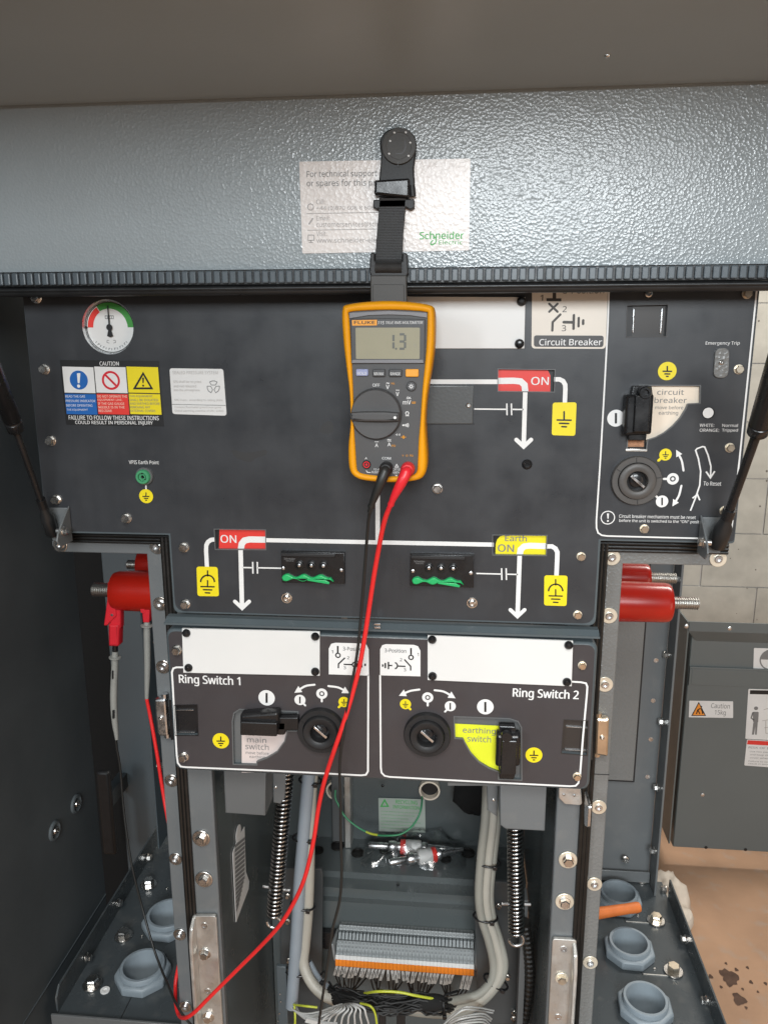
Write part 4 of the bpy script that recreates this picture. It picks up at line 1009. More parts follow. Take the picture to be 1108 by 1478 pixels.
# SEALED PRESSURE SYSTEM sticker
sp = sticker('pressure_sticker', panel, P0, [(245, 531.5), (322.5, 532.5), (327.5, 600), (249.5, 597.5)], 'label_white', .0002, 4, 'white sealed pressure system sticker with recycling symbol', .0003)
lines(sp, P0, [('SEALED PRESSURE SYSTEM', 250, 535.5, 315, 540, ), ('SF6 shall be recycled', 251, 549, 291, 553.5), ('and not released', 251.5, 555, 284, 559), ('into the atmosphere', 252, 561, 289, 565.5), ('SF6 mass : according to rating plate', 252.5, 575.5, 322, 579.5), ('Contains fluorinated greenhouse gases', 253, 586, 320, 589.5), ('Global warming potential of SF6 : 22800', 253, 591, 323, 595)], 'pale_ink', H3, .006)
b = MB().stroke(P0, [(248.5, 583.5), (326, 585)], .7, H3)
for a in (90, 210, 330):
    c0 = (308.5, 558.5); r = 9
    q = [(c0[0]+r*math.cos(R(a+da))*1, c0[1]-r*math.sin(R(a+da))) for da in (-38, -12, 12, 38)]
    b.stroke(P0, [q[0], q[1], q[2], q[3]], 1, H3); qq = [(c0[0]+(r-5)*math.cos(R(a+da)), c0[1]-(r-5)*math.sin(R(a+da))) for da in (-45, 45)]
    b.stroke(P0, [q[0], qq[0], qq[1], q[3]], .9, H3)
pr('recycling_symbol', b, 'grey_ink', sp)

# earth symbols
def earth(b, pl, u, v, s, h, w):
    b.stroke(pl, [(u, v-s*.62), (u, v+s*.02)], w, h).stroke(pl, [(u-s*.58, v+s*.02), (u+s*.58, v+s*.04)], w, h).stroke(pl, [(u-s*.36, v+s*.34), (u+s*.36, v+s*.36)], w, h).stroke(pl, [(u-s*.16, v+s*.64), (u+s*.16, v+s*.65)], w, h); return b
def earth_disc(pl, parent, u, v, r, h=H2, tail=None):
    b = MB().disc(pl, u, v, r, h)
    if tail: b.stroke(pl, [(u, v), tail], r*.42, h-.00015, cap=True)
    o = part('earth_symbol', b, 'yellow', parent, smooth=0)
    part('symbol_lines', earth(MB(), pl, u, v, r*.88, h+.0003, max(1.2, r*.15)), 'black_ink', o, smooth=0)
def bar_disc(pl, parent, u, v, r, h=H2, tail=None):
    b = MB().disc(pl, u, v, r, h)
    if tail: b.stroke(pl, [(u, v), tail], r*.36, h-.00015, cap=True)
    o = part('on_symbol', b, 'white_print', parent, smooth=0)
    part('symbol_bar', MB().quad(pl, [(u-r*.13, v-r*.6), (u+r*.13, v-r*.6), (u+r*.13, v+r*.6), (u-r*.13, v+r*.6)], h+.0003), 'black_ink', o, smooth=0)
def o_disc(pl, parent, u, v, r, h=H2, tail=None):
    b = MB().ring(pl, u, v, r*.72, r*.5, h)
    b.disc(pl, u, v, r*.26, h)
    if tail:
        d = Vector(tail)-Vector((u, v)); s_ = Vector((u, v))+d.normalized()*r*.7; b.stroke(pl, [tuple(s_), tail], r*.36, h+.0001, cap=True)
    part('off_symbol', b, 'white_print', parent, smooth=0)
# VPIS earth point
lines(panel, P0, [('VPIS Earth Point', 187, 664, 230, 669.5)], 'white_print', H2, .012)
c = P0.p(209.5, 687); k = P0.k(209, 687)
so = part('earth_socket', MB().lathe(c, (0, -1, 0), [(0, 12.5*k), (.003, 12.5*k), (.004, 11.5*k), (.004, 10*k)], 30), 'dull_paint', panel, 'green earth socket')
part('socket_body', MB().lathe(c+Vector((0, -.004, 0)), (0, -1, 0), [(0, 10.3*k), (.003, 10*k), (.004, 9*k), (.004, 6.2*k), (.001, 6*k), (.001, 4*k), (.003, 4*k), (.003, 2.5*k), (.0, 2.4*k)], 28), 'wire_green', so)
part('socket_hole', MB().ring(front(-.0052), 209.3, 686.8, 5, 2, 0), 'black_ink', so)
pr('print_line', MB().quad(P0, [(210, 699), (212, 699), (212.3, 707), (210.3, 707)], H1), 'white_print')
earth_disc(P0, panel, 211.5, 716, 10)

# single-line diagram
def arrow(b, pl, u, v, s, w, h, a=45):
    dx, dy = s*math.cos(R(a)), s*math.sin(R(a)); b.stroke(pl, [(u-dx, v-dy), (u, v), (u+dx, v-dy)], w, h, cap=True); return b
def cap_(b, u0, u1, v0, v1, uc, h):
    f = lambda u: v0+(v1-v0)*(u-u0)/(u1-u0)
    b.stroke(P0, [(u0, v0), (uc-4, f(uc-4))], 2, h).stroke(P0, [(uc+3.5, f(uc+3.5)), (u1, v1)], 2, h)
    b.stroke(P0, [(uc-3.6, f(uc)-8.5), (uc-3.2, f(uc)+8.5)], 2, h).stroke(P0, [(uc+3, f(uc)-8.5), (uc+3.4, f(uc)+8.5)], 2, h); return b
b = MB()
b.stroke(P0, [(384, 779.5), (712, 786)], 6, H1)
b.stroke(P0, [(545, 640), (545, 783)], 6.5, H1+.0001)
b.stroke(P0, [(310, 778.5), (305, 779), (300.5, 782), (298, 787), (297.8, 795), (299, 818)], 6, H1)
b.stroke(P0, [(347.5, 793), (349.5, 874)], 6.5, H1); arrow(b, P0, 349.6, 877.5, 14, 5.5, H1+.0001, 43)
cap_(b, 351, 406, 819, 820, 368.5, H1)
b.stroke(P0, [(749.5, 801), (746.5, 886)], 6.5, H1); arrow(b, P0, 746.3, 889.5, 14, 5.5, H1+.0001, 43)
cap_(b, 687, 747, 827.5, 829, 727, H1)
b.stroke(P0, [(788, 788.5), (796, 788.5), (801, 791.5), (803.8, 797), (803.6, 806), (802.5, 831)], 6.5, H1)
b.stroke(P0, [(600, 551), (719, 551)], 6.5, H1)
b.stroke(P0, [(757.5, 565), (755.3, 641)], 6.5, H1); arrow(b, P0, 755.3, 644.5, 14.5, 6, H1+.0001, 43)
cap_(b, 684, 755, 590.3, 591, 734.5, H1)
b.stroke(P0, [(799, 547.5), (807, 547.5), (812, 550), (815, 555), (815.3, 562), (814.5, 582)], 6.5, H1)
pr('circuit_diagram', b, 'white_print', panel, 'white single-line circuit diagram')
def earth_box(px, h=H2, arc_=True):
    o = pr('earth_plate', MB().quad(P0, px, h, 4), 'yellow')
    u = sum(p[0] for p in px)/4; v0 = (px[0][1]+px[1][1])/2; v1 = (px[2][1]+px[3][1])/2; Hh = v1-v0; b = MB()
    if arc_:
        b.stroke(P0, [(u, v0+Hh*.12), (u, v0+Hh*.33)], 1.9, h+.0003); b.stroke(P0, arc((u, v0+Hh*.52), Hh*.235, 0, 180, 12), 2.2, h+.0003)
        b.stroke(P0, [(u, v0+Hh*.45), (u, v0+Hh*.66)], 1.9, h+.0003)
        for i, w in enumerate((9.5, 6, 3.2)): b.stroke(P0, [(u-w, v0+Hh*(.67+.105*i)), (u+w, v0+Hh*(.67+.105*i)+.4)], 2, h+.0003, cap=True)
    else:
        b.stroke(P0, [(u, v0+Hh*.28), (u, v0+Hh*.52)], 2.4, h+.0003, cap=True)
        for i, w in enumerate((10, 6.5, 3.2)): b.stroke(P0, [(u-w, v0+Hh*(.53+.1*i)), (u+w, v0+Hh*(.53+.1*i)+.3)], 2.3, h+.0003, cap=True)
    part('symbol_lines', b, 'black_ink', o, smooth=0)
earth_box([(284, 817.5), (314.5, 818), (316.5, 860.5), (285.5, 860)]); earth_box([(785, 830), (818.5, 830.5), (817, 874.5), (784.5, 873.5)]); earth_box([(797, 581), (831.5, 580.5), (829.5, 629), (795.5, 628)], arc_=False)

# indicator windows: recessed flags behind a thin frame
def flag(px, fpx, m_, label, words, wpx, swoosh, dark):
    pts = [P0.c(*p) for p in px]; k = P0.k(*px[0]); PD = front(.0035)
    o = part('indicator_window', MB().frame(P0, inset(pts, -1.1*k), inset(pts, .1*k), 0, .0006), 'dull_paint', panel, label)
    big = [PD.c(*p) for p in px]
    part('window_recess', MB().face(PD, inset(big, -8*k), -.0012), 'black_ink', o, smooth=0)
    part('flag', MB().prism(PD, [PD.c(*p) for p in fpx], -.0008, 0), m_, o, smooth=0)
    part('flag_print', MB().stroke(PD, swoosh, 9, .0003), 'white_print', o, smooth=0)
    for (t, a, q) in words: part('lettering', MB().text(PD, t, *q, .0004, .018), dark, o, smooth=0)
flag([(310, 764), (383, 765), (383.5, 793), (311.5, 792.5)], [(317, 756), (392, 757), (392, 800), (316, 800)], 'red_print', 'red ON indicator window above the left arrow', [('ON', 0, (319, 772, 341.5, 783))], 0, [(392, 779), (360, 778.5), (353, 780), (349, 785), (347.8, 793), (347.8, 800)], 'white_print')
flag([(711, 772.5), (788.5, 773), (787.5, 801.5), (711, 800.5)], [(715, 785), (717, 779), (721, 774.5), (728, 772), (728, 764), (796, 765), (796, 809), (714.5, 808)], 'yellow_flag', 'yellow Earth ON indicator window above the right arrow', [('ON', 0, (718, 785.5, 741, 796)), ('Earth', 0, (728.5, 772.2, 759.5, 780.8))], 0, [(796, 788.5), (764, 787.5), (756, 788.5), (751, 793), (749.5, 801), (749.3, 809)], 'grey_ink')
flag([(718.5, 533), (800, 534), (799, 565.5), (718.5, 564.5)], [(710, 526), (787, 526), (790, 534), (794, 542), (793.5, 573), (710, 573)], 'red_print', 'red ON indicator window in the circuit breaker section', [('ON', 0, (766, 544, 791, 555.5))], 0, [(710, 550), (741, 549.5), (751, 550.5), (756.5, 555.5), (757.5, 565), (757.5, 573)], 'white_print')

# voltage indicator units
def vpis(px, label):
    pts = [P0.c(*p) for p in px]; k = P0.k(*px[0])
    u0, v0 = px[0]; du = (px[1][0]-px[0][0])/92; dv = (px[3][1]-px[0][1])/45; sl = (px[1][1]-px[0][1])/92
    o = part('voltage_indicator', MB().prism(P0, pts, 0, .006, .0008), 'black_plastic', panel, label)
    Pv = front(-.006)
    def q(x, y): 
        w = P0.c(u0+x*du, v0+y*dv+x*sl); return w
    part('top_bar', MB().prism(P0, [q(1, 1), q(79, 1), q(79, 6), q(1, 6)], .006, .0085, .0008), 'black_matte', o)
    for x in (27, 44.5, 62):
        c = P0.up(q(x, 18.5), .0062)
        j = part('test_socket', MB().lathe(c, (0, -1, 0), [(0, 6*k), (.0025, 6*k), (.003, 5*k), (.003, 4.2*k)], 20, capend=False), 'black_plastic', o)
        part('contact', MB().lathe(c, (0, -1, 0), [(0, 4.3*k), (.0005, 3.6*k), (.003, 2.8*k), (.0032, .2*k)], 16), 'zinc', j) if False else None
        part('contact', MB().lathe(c, (0, -1, 0), [(.0002, 4.4*k), (.0008, 3.8*k), (.0026, 2.4*k), (.003, .2*k)], 16), 'zinc', o)
    top_ = []; bot_ = []
    for i in range(0, 41):
        x = 4+i*1.72; s_ = math.sin((x-4)/72*math.pi*6)
        top_.append((x, 33.5-2.2*s_-(.0))); bot_.append((x, 39.5+1.9*math.sin((x-4)/72*math.pi*6+.4)))
    g = [q(2.5, 36)]+[q(*p) for p in top_]+[q(77, 41)]+[q(*p) for p in bot_[::-1]]
    part('rubber_cover', MB().prism(P0, g, .006, .0105, .0012), 'socket_green', o, smooth=50)
    part('cover_tongue', MB().prism(P0, [q(40, 36.5), q(66, 38), q(72, 41), q(71, 43.5), q(40, 39)], .0105, .0120, .0005), 'socket_green', o)
    for x, y in ((3.5, 24), (87.5, 25)): 
        f_ = fastener(o, P0.up(q(x, y), .006), .0036, 'rivet', 'screw')
    b = MB(); u, v = u0+5*du, v0+9*dv; b.text(P0, 'Schneider', u, v-.5, u+16, v+2.5, .0063).text(P0, 'Electric', u+3, v+3, u+14, v+5, .0063); part('lettering', b, 'grey_ink', o, smooth=0)
vpis([(407, 794), (498, 796), (498.5, 840.5), (408.5, 838.5)], 'black voltage indicator with green rubber cover on the left')
vpis([(592.5, 797.5), (683.5, 799.5), (683, 846), (592, 843)], 'black voltage indicator with green rubber cover on the right')

# blank name plate, cover plate
np_ = part('name_plate', MB().prism(P0, [P0.c(*p) for p in ((560, 428), (757.5, 429), (756, 503), (560, 503))], .0003, .0022, .0004), 'white_plate', panel, 'blank white name plate beside the multimeter')
for u, v in ((752, 435), (749, 496)): fastener(np_, W(u, v, -.0022), .0052, 'pin', 'stud')
cp = part('cover_plate', MB().prism(P0, [P0.c(*p) for p in ((560, 556), (683, 556.5), (682, 611.5), (560, 612))], .0003, .0032, .0010), 'cover_paint', panel, 'small grey cover plate right of the multimeter')
fastener(cp, W(676, 585, -.0032), .0042, 'dome', 'screw')
for q in ([(334, 650), (341, 650), (352, 653), (368, 652), (383, 649), (385, 655), (378, 659), (370, 661), (362, 667), (352, 665), (340, 660)], [(466, 612), (478, 608), (481, 622), (470, 626), (462, 622)]):
    pr('smudge', MB().face(P0, [tuple(v) for v in catmull([Vector(P0.c(*p)) for p in q], 3, True)], .0001), 'smudge')
pr('hole', MB().disc(P0, 683.5, 612.2, 1.2, H1), 'black_ink')

# circuit breaker plaque
pq = pr('position_plaque', MB().quad(P0, [(767.5, 400), (877, 401), (873.5, 503.5), (766.5, 503)], H1, 6), 'plaque_white', panel, 'printed plaque with switch position symbols reading Circuit Breaker')
pr('plaque_band', MB().quad(P0, [(770, 484), (870.5, 484.5), (870, 501), (770, 500.5)], H2, 4), 'fascia_print', pq)
lines(pq, P0, [('Circuit Breaker', 777.5, 489, 867.5, 498.5)], 'white_print', H3, .014)
b = MB(); b.quad(P0, [(788, 430.5), (809.5, 430.8), (809.3, 435), (788, 434.8)], H2).quad(P0, [(797, 420), (802, 420), (802, 431), (797, 431)], H2)
b.stroke(P0, [(792, 438.5), (804, 450)], 3.2, H2, cap=True).stroke(P0, [(804, 438.5), (792, 450)], 3.2, H2+.0001, cap=True)
b.stroke(P0, [(808, 454), (797, 465), (796.5, 477)], 3.4, H2, cap=True)
b.stroke(P0, [(813, 465), (827, 465.3)], 4, H2, cap=True).stroke(P0, [(827.5, 455), (827, 474.5)], 3.6, H2+.0001, cap=True).stroke(P0, [(834.5, 459), (834.2, 471)], 3.4, H2, cap=True).stroke(P0, [(841, 462.5), (840.8, 467.5)], 3.6, H2, cap=True)
pr('switch_symbols', b, 'plaque_ink', pq)
lines(pq, P0, [('1', 779, 426, 783, 434), ('2', 811, 442, 817, 450.5), ('3', 810, 469.5, 816, 478), ('3-Position', 812, 413, 871, 424)], 'plaque_ink', H2, .004)
# white frame of the circuit breaker section
b = MB(); fr = [(877.5, 400), (876, 503), (868, 655), (859, 757)]
b.stroke(P0, [(878.5, 405), (876.5, 470), (872.5, 545), (866, 660), (860, 752), (860.2, 762), (862.5, 769), (868, 772.5), (876, 773.5), (950, 775.5), (1032, 777.5)], 2.4, H1)
b.stroke(P0, [(1092.5, 405), (1066.5, 660), (1055, 762)], 2.6, H1+.0001)
pr('section_border', b, 'white_print')
# latch window
def latch(px, s1, s2, pl, parent, m_, dY=.0040):
    pts = [pl.c(*p) for p in px]; k = pl.k(*px[0]); PD = front(pl.o.y+dY)
    o = part('latch_window', MB().frame(pl, inset(pts, -.9*k), inset(pts, .05*k), 0, .0006), m_, parent)
    part('latch_plate', MB().face(PD, inset([PD.c(*p) for p in px], -8*k), -.0008), m_, o, smooth=0)
    for s_ in (s1, s2): part('slot_edge', MB().prism(PD, [PD.c(*p) for p in s_], -.0008, .0010, .0003), 'zinc', o)
    return o
lw_ = latch(LATCH, [(913.2, 446), (914.8, 446), (913.3, 480), (911.7, 480)], [(954, 445), (956, 445), (953, 481), (951, 481)], P0, panel, 'latch_dark')
part('shadow_gap', MB().quad(front(.004), [(900, 438), (913, 438), (911.5, 490), (899, 490)], -.0005), 'black_ink', lw_, smooth=0)
lines(panel, P0, [('Emergency Trip', 1017, 492.8, 1066, 499)], 'white_print', H2, .006)
pts = [P0.c(*p) for p in ((1030.5, 502), (1051, 502), (1049, 545.5), (1027.5, 545.5))]
et = part('trip_cover', MB().prism(P0, roundpoly(pts, 10*P0.k(1040, 520), 8), .0003, .0030, .0008), 'paint_grain', panel, 'oblong pebbled emergency trip cover')
fastener(et, W(1040, 523, -.003), .0042, 'dome', 'screw')
earth_disc(P0, panel, 962, 535.5, 13.5)
bar_disc(P0, panel, 888, 603.5, 12.5)
c = P0.p(1021.5, 596); k = P0.k(1021, 596)
part('status_window', MB().lathe(c, (0, -1, 0), [(0, 9*k), (.0008, 9*k), (.0008, 8*k)], 24), 'black_plastic', panel); pr('status_flag', MB().disc(P0, 1020.8, 595.8, 7.8, .0011), 'white_print')
lines(panel, P0, [('WHITE:', 1008.5, 611.5, 1029.5, 616), ('Normal', 1041, 611.5, 1063.5, 616), ('ORANGE:', 1008.5, 618.5, 1036.5, 623), ('Tripped', 1040.5, 618.5, 1063.5, 624)], 'white_print', H2, .008)
# sector window with the breaker lever
def sector(pl, parent, outer, back_m, plate, plate_m, label, texts, ink, edge_m='dull_paint', dY=.0035):
    pts = [pl.c(*p) for p in outer]; k = pl.k(*outer[0]); PD = front(pl.o.y+dY)
    o = part('lever_window', MB().stroke(pl, outer, 1.8, .0004, closed=True), edge_m, parent, label, smooth=0)
    xs_ = [p[0] for p in outer]; ys_ = [p[1] for p in outer]
    part('window_recess', MB().quad(PD, [(min(xs_)-9, min(ys_)-9), (max(xs_)+9, min(ys_)-9), (max(xs_)+9, max(ys_)+9), (min(xs_)-9, max(ys_)+9)], -.0015), back_m, o, smooth=0)
    part('backing_plate', MB().face(PD, [PD.c(*p) for p in plate], 0), plate_m, o, smooth=0)
    for t, q, bo in texts: part('lettering', MB().text(PD, t, *q, .0004, bo), ink, o, smooth=0)
    return o
sector(P0, panel, SECT, 'latch_dark', [(930, 548), (1007.5, 548), (1020, 548), (1020, 640), (932, 640)], 'ivory', 'sector window reading circuit breaker move before earthing', [('circuit', (947.5, 562, 986, 569.8), 0), ('breaker', (943.5, 573.5, 990, 581.5), 0), ('move before', (944.5, 585.5, 985, 590.5), 0), ('earthing', (949.5, 593, 977.5, 600), 0)], 'grey_ink')
def lever(Y0, body, cap, neck, label, mat_='black_plastic', origin=None, deep=.016):
    c = W(*body[0], Y0); k = front(Y0).k(*body[0])
    t = thing('operating_lever', label, 'lever', (c.x, Y0, c.z), 'black operating levers on the switch panels')
    pl = front(Y0-deep); part('grip', MB().prism(pl, roundpoly([pl.c(*p) for p in body], 4*k), -deep+.003, 0, .003), mat_, t, smooth=50)
    pl = front(Y0-deep-.005); part('grip_face', MB().prism(pl, roundpoly([pl.c(*p) for p in cap], 2*k), -.006, 0, .0012), mat_, t)
    pl = front(Y0-.010)
    for n_ in neck: part('stem', MB().prism(pl, roundpoly([pl.c(*p) for p in n_], 2*k), -.009, 0, .001), mat_, t)
    return t
t = lever(0, [(904, 570), (944, 569), (940, 627), (900, 629)], [(917.5, 571), (939, 570.5), (935.5, 624), (914, 624)], [[(914, 557), (940, 557), (942, 572), (910, 572)], [(906, 626), (933, 626), (932, 636), (907, 636)]], 'black circuit breaker lever in the upper right section')
c = W(931, 567, -.021); k = P0.k(931, 567)
part('pivot_boss', MB().lathe(c+Vector((0, .006, 0)), (0, -1, 0), [(0, 9*k), (.006, 9*k), (.007, 8*k), (.007, 5*k), (.003, 4.5*k), (.003, .2*k)], 24), 'black_plastic', t)
pr('wear_patch', MB().quad(front(.003), [(905.5, 632), (929, 633), (928.5, 645), (904.5, 645)], 0), 'copper_label')
part('window_step', MB().prism(P0, [P0.c(*p) for p in ((902, 647.5), (933, 648), (932.5, 651.5), (901.5, 651))], .0003, .002, .0004), 'aluminium', panel)

# rotary selector with slot
def selector(pl, u, v, r, parent_label, grey=False, proud=.012, parent=None, ang=40):
    c = pl.p(u, v); k = pl.k(u, v); r = r*k
    t = thing('rotary_selector', parent_label, 'selector', (c.x, c.y, c.z-r), 'rotary selectors on the switch panels')
    m1 = 'selector_grey' if grey else 'black_matte'
    part('outer_ring', MB().lathe(c, (0, -1, 0), [(.0003, r), (proud*.5, r), (proud*.62, r*.97), (proud*.62, r*.76), (0.001, r*.74)], 48, capend=False), m1, t, smooth=45)
    part('hub', MB().lathe(c, (0, -1, 0), [(.0006, r*.74), (proud*.9, r*.73), (proud*1.0, r*.69), (proud*1.0, r*.46), (proud*.92, r*.42), (-.0, r*.40)], 48, capend=False), m1, t, smooth=45)
    part('socket_floor', MB().lathe(c, (0, -1, 0), [(.0004, r*.43), (.0008, r*.43)], 24), 'black_plastic', t)
    d = Vector((math.cos(R(ang)), 0, -math.sin(R(ang)))); n_ = Vector((d.z, 0, -d.x))
    part('drive_blade', MB().obox(c+Vector((0, -.005, 0)), d*r*.36, Vector((0, .004, 0)), n_*r*.055), 'zinc', t, bevel=.0004)
    part('drive_boss', MB().lathe(c, (0, -1, 0), [(.0008, r*.26), (.004, r*.26), (.0045, r*.2)], 20), 'black_plastic', t)
    for a in (95, -85, 10, 150):
        e_ = Vector((math.cos(R(a)), 0, math.sin(R(a)))); part('index_mark', MB().obox(c+e_*r*.865+Vector((0, -proud*.62, 0)), e_*r*.085, Vector((0, .0004, 0)), Vector((-e_.z, 0, e_.x))*r*.012), 'black_ink', t)
    return t
selector(P0, 917, 693, 36.5, 'grey rotary selector with slot in the circuit breaker section', True, .009)
earth_disc(P0, panel, 959.5, 656, 9, tail=(949.5, 664.5)); o_disc(P0, panel, 970, 691, 9, tail=(957, 691)); bar_disc(P0, panel, 954.5, 723.5, 9, tail=(946, 716))
def aarrow(pl, pts, w, h, hd, b):
    P_ = [tuple(q) for q in catmull([Vector(p) for p in pts], 5)]
    b.stroke(pl, P_, w, h, cap=True); e_ = Vector(P_[-1]); d = (e_-Vector(P_[-3])).normalized(); n_ = Vector((-d.y, d.x))
    b.face(pl, [pl.c(*(e_+d*hd*.7)), pl.c(*(e_-d*hd*.5+n_*hd*.62)), pl.c(*(e_-d*hd*.5-n_*hd*.62))], h+.0001); return b
b = MB(); aarrow(P0, [(985.5, 679), (983, 665), (977.5, 654)], 3, H1, 8, b); aarrow(P0, [(982.5, 701), (979, 715), (972.5, 726)], 3, H1, 8, b)
b.stroke(P0, [(995.5, 737), (1003, 718), (1009, 700), (1010.3, 680), (1007, 662), (1003, 650), (1005, 647.5), (1013, 644.5), (1016, 645), (1021, 657), (1025, 673), (1024.5, 688)], 2.2, H1)
b.stroke(P0, [(1018, 680.5), (1024.3, 689.5), (1030.5, 680)], 2.4, H1+.0001); b.stroke(P0, [(998.5, 719), (1005.5, 713.5), (1009, 722)], 2.2, H1+.0001)
pr('reset_arrows', b, 'white_print')
lines(panel, P0, [('To Reset', 1014, 694.8, 1039.5, 700.5)], 'white_print', H2, .010)
b = MB().ring(P0, 876.5, 747, 9.7, 1.4, H1).quad(P0, [(875.2, 741), (878.2, 741), (877.5, 748.5), (876, 748.5)], H1).disc(P0, 876.6, 751.8, 1.4, H1); pr('notice_symbol', b, 'white_print')
lines(panel, P0, [('Circuit breaker mechanism must be reset', 892.5, 742, 1003, 747), ('before the unit is switched to the "ON" position', 892.5, 748.7, 1016, 754.2)], 'white_print', H2, .008)

# ================================================================== LEDGE between the panels
YL = -.014
zl0, zl1 = front(0).c(554, 897)[1], front(YL).c(554, 914)[1]
b = MB(); xa, xb_ = front(0).c(243, 893)[0], front(0).c(862, 915)[0]
ps = [(.004, zl0), (-.004, zl0-.0005), (YL, zl0-.0065), (YL, zl1+.004), (YL+.004, zl1), (.02, zl1)]
for i in range(len(ps)-1):
    (ya, za), (yb2, zb2) = ps[i], ps[i+1]; b.add([(xa, ya, za+1.45), (xb_, ya, za+1.45), (xb_, yb2, zb2+1.45), (xa, yb2, zb2+1.45)], [(0, 3, 2, 1)])
n = len(ps); b.add([(x, p[0], p[1]+1.45) for x in (xa,) for p in ps], [tuple(range(n))]); b.add([(xb_, p[0], p[1]+1.45) for p in ps], [tuple(range(n))[::-1]])
ld = solo('drip_ledge', b, 'ledge_paint', 'folded blue-grey steel ledge between the upper panel and the ring switch panel', 'ledge', smooth=20)
for du in (0, ): 
    for dv in (0, 4.5): part('clip', MB().prism(front(YL), [front(YL).c(*p) for p in ((540, 899+dv), (549, 899.3+dv), (549, 902+dv), (540, 901.7+dv))], 0, .002, .0004), 'zinc', ld)

# ================================================================== RING SWITCH PANEL
YQ = -.010
Q = front(YQ)
qx0, qx1 = Q.c(245, 1010)[0], Q.c(857, 1030)[0]; qz0, qz1 = Q.c(554, 918)[1], Q.c(554, 1127)[1]
rp = thing('ring_switch_panel', 'dark lower panel with two ring switches in a rounded grey steel tray', 'control panel', (0, YQ, qz1+1.45))
outl = [(qx0, qz0), (qx1, qz0), (qx1, qz1), (qx0, qz1)]
QS1 = [(335.5, 1041), (338, 1029), (346, 1023.5), (430, 1027), (430, 1055), (415, 1055), (411, 1070), (400, 1085), (385, 1094), (371, 1099), (371, 1108), (337, 1107)]
QS2 = [(655, 1034), (735, 1037), (747, 1041), (752, 1050), (752.5, 1128.5), (719, 1126.5), (719, 1114), (706, 1109), (691, 1100), (679, 1087), (671, 1073), (668, 1066.5), (656, 1065.5)]
QS1 = QS1[:-2]+[(371, 1104), (337, 1103)]; QS2 = QS2[:4]+[(752.5, 1126), (719, 1124.5)]+QS2[6:]
QL1 = [(252, 1018), (284.5, 1017.5), (286, 1061), (254, 1061)]; QL2 = [(813.5, 1039), (848, 1040.5), (846.5, 1090), (810, 1087)]
QH = [[Q.c(*p) for p in q] for q in (QS1, QS2, QL1, QL2)]
part('backing_sheet', MB().box((qx0+.012, YQ+.0075, qz1+1.45+.008), (qx1-.012, YQ+.0085, qz0+1.45-.008)), 'black_matte', rp)
part('tray', MB().prism(Q, roundpoly(outl, .010), -.05, -.0005, .004, holes=QH), 'ledge_paint', rp, smooth=50)
kq = Q.k(554, 1020); e = 4.5*kq
part('overlay', MB().prism(Q, roundpoly([(qx0+e, qz0-e*.8), (qx1-e, qz0-e*.8), (qx1-e, qz1+e*1.0), (qx0+e, qz1+e*1.0)], .009), -.0006, 0, holes=QH), 'fascia_low', rp, smooth=0)
def qr(name, b, mat_, parent=rp, label=None): return part(name, b, mat_, parent, label, smooth=0)
for u, v in ((256, 938), (265.5, 1092)): fastener(rp, W(u, v, YQ), .0074, 'flange_hex')
for u, v in ((839.5, 960), (832, 1120)): fastener(rp, W(u, v, YQ), .0064, 'hex_warm', washer='washer_warm', wr=.72)
for px, pins in (([(264, 906), (462, 910.5), (462, 974), (266, 969.5)], ((269.5, 913.5), (455, 918.5), (272.5, 963.5), (455, 969))), ([(617, 916), (826, 924), (824, 989), (617, 980)], ((623.5, 923), (820, 931), (624, 975.5), (817.5, 984)))):
    o = part('name_plate', MB().prism(Q, [Q.c(*p) for p in px], .0004, .0030, .0004), 'white_plate', rp, 'blank white name plate held by four black studs')
    for u, v in pins: fastener(o, W(u, v, YQ-.003), .0052, 'pin', 'stud')
# white borders
b = MB(); b.stroke(Q, [(266, 963), (255, 963), (250.5, 964.5), (248.5, 970), (249.5, 985), (252.5, 1040), (255.5, 1090), (257, 1101), (261, 1106), (268, 1107), (400, 1112.5), (521, 1118.8), (528, 1118), (531, 1113), (531, 1100), (531.5, 974)], 2.6, H1)
b.stroke(Q, [(548.5, 974), (549, 1050), (549.5, 1108), (550.5, 1115), (555, 1119.5), (562, 1121), (700, 1128.5), (822, 1134.5), (830, 1134), (834, 1130), (836.5, 1118), (841, 1060), (846.5, 1000), (847, 991), (845, 986), (838, 984.5), (822, 983.5)], 2.6, H1)
qr('section_border', b, 'white_print')
for px in ([(474.5, 936), (478, 929), (484, 927.5), (522, 928.5), (529, 930.5), (532, 937), (532.5, 975), (474.5, 973)], [(548.5, 937), (551.5, 931), (557, 929.5), (597, 930.5), (603, 932.5), (606.5, 939), (606.5, 976), (548.5, 974.5)]):
    qr('symbol_plaque', MB().quad(Q, px, H1), 'white_print')
b = MB(); b.stroke(Q, [(487.5, 932), (487.5, 942)], 2.4, H2).ring(Q, 487.8, 945.5, 3.2, 1.8, H2).stroke(Q, [(498, 949), (488.5, 958), (488.5, 964)], 2, H2).stroke(Q, [(496, 958.5), (508, 959)], 2, H2).ring(Q, 512, 959, 3.5, 1.8, H2).stroke(Q, [(517, 953.5), (517.5, 964.5)], 2.2, H2).stroke(Q, [(521.5, 955), (522, 963)], 2.4, H2).stroke(Q, [(527, 957.5), (527, 961)], 2.4, H2).stroke(Q, [(513, 959), (517, 959)], 2, H2)
qr('switch_symbols', b, 'black_ink')
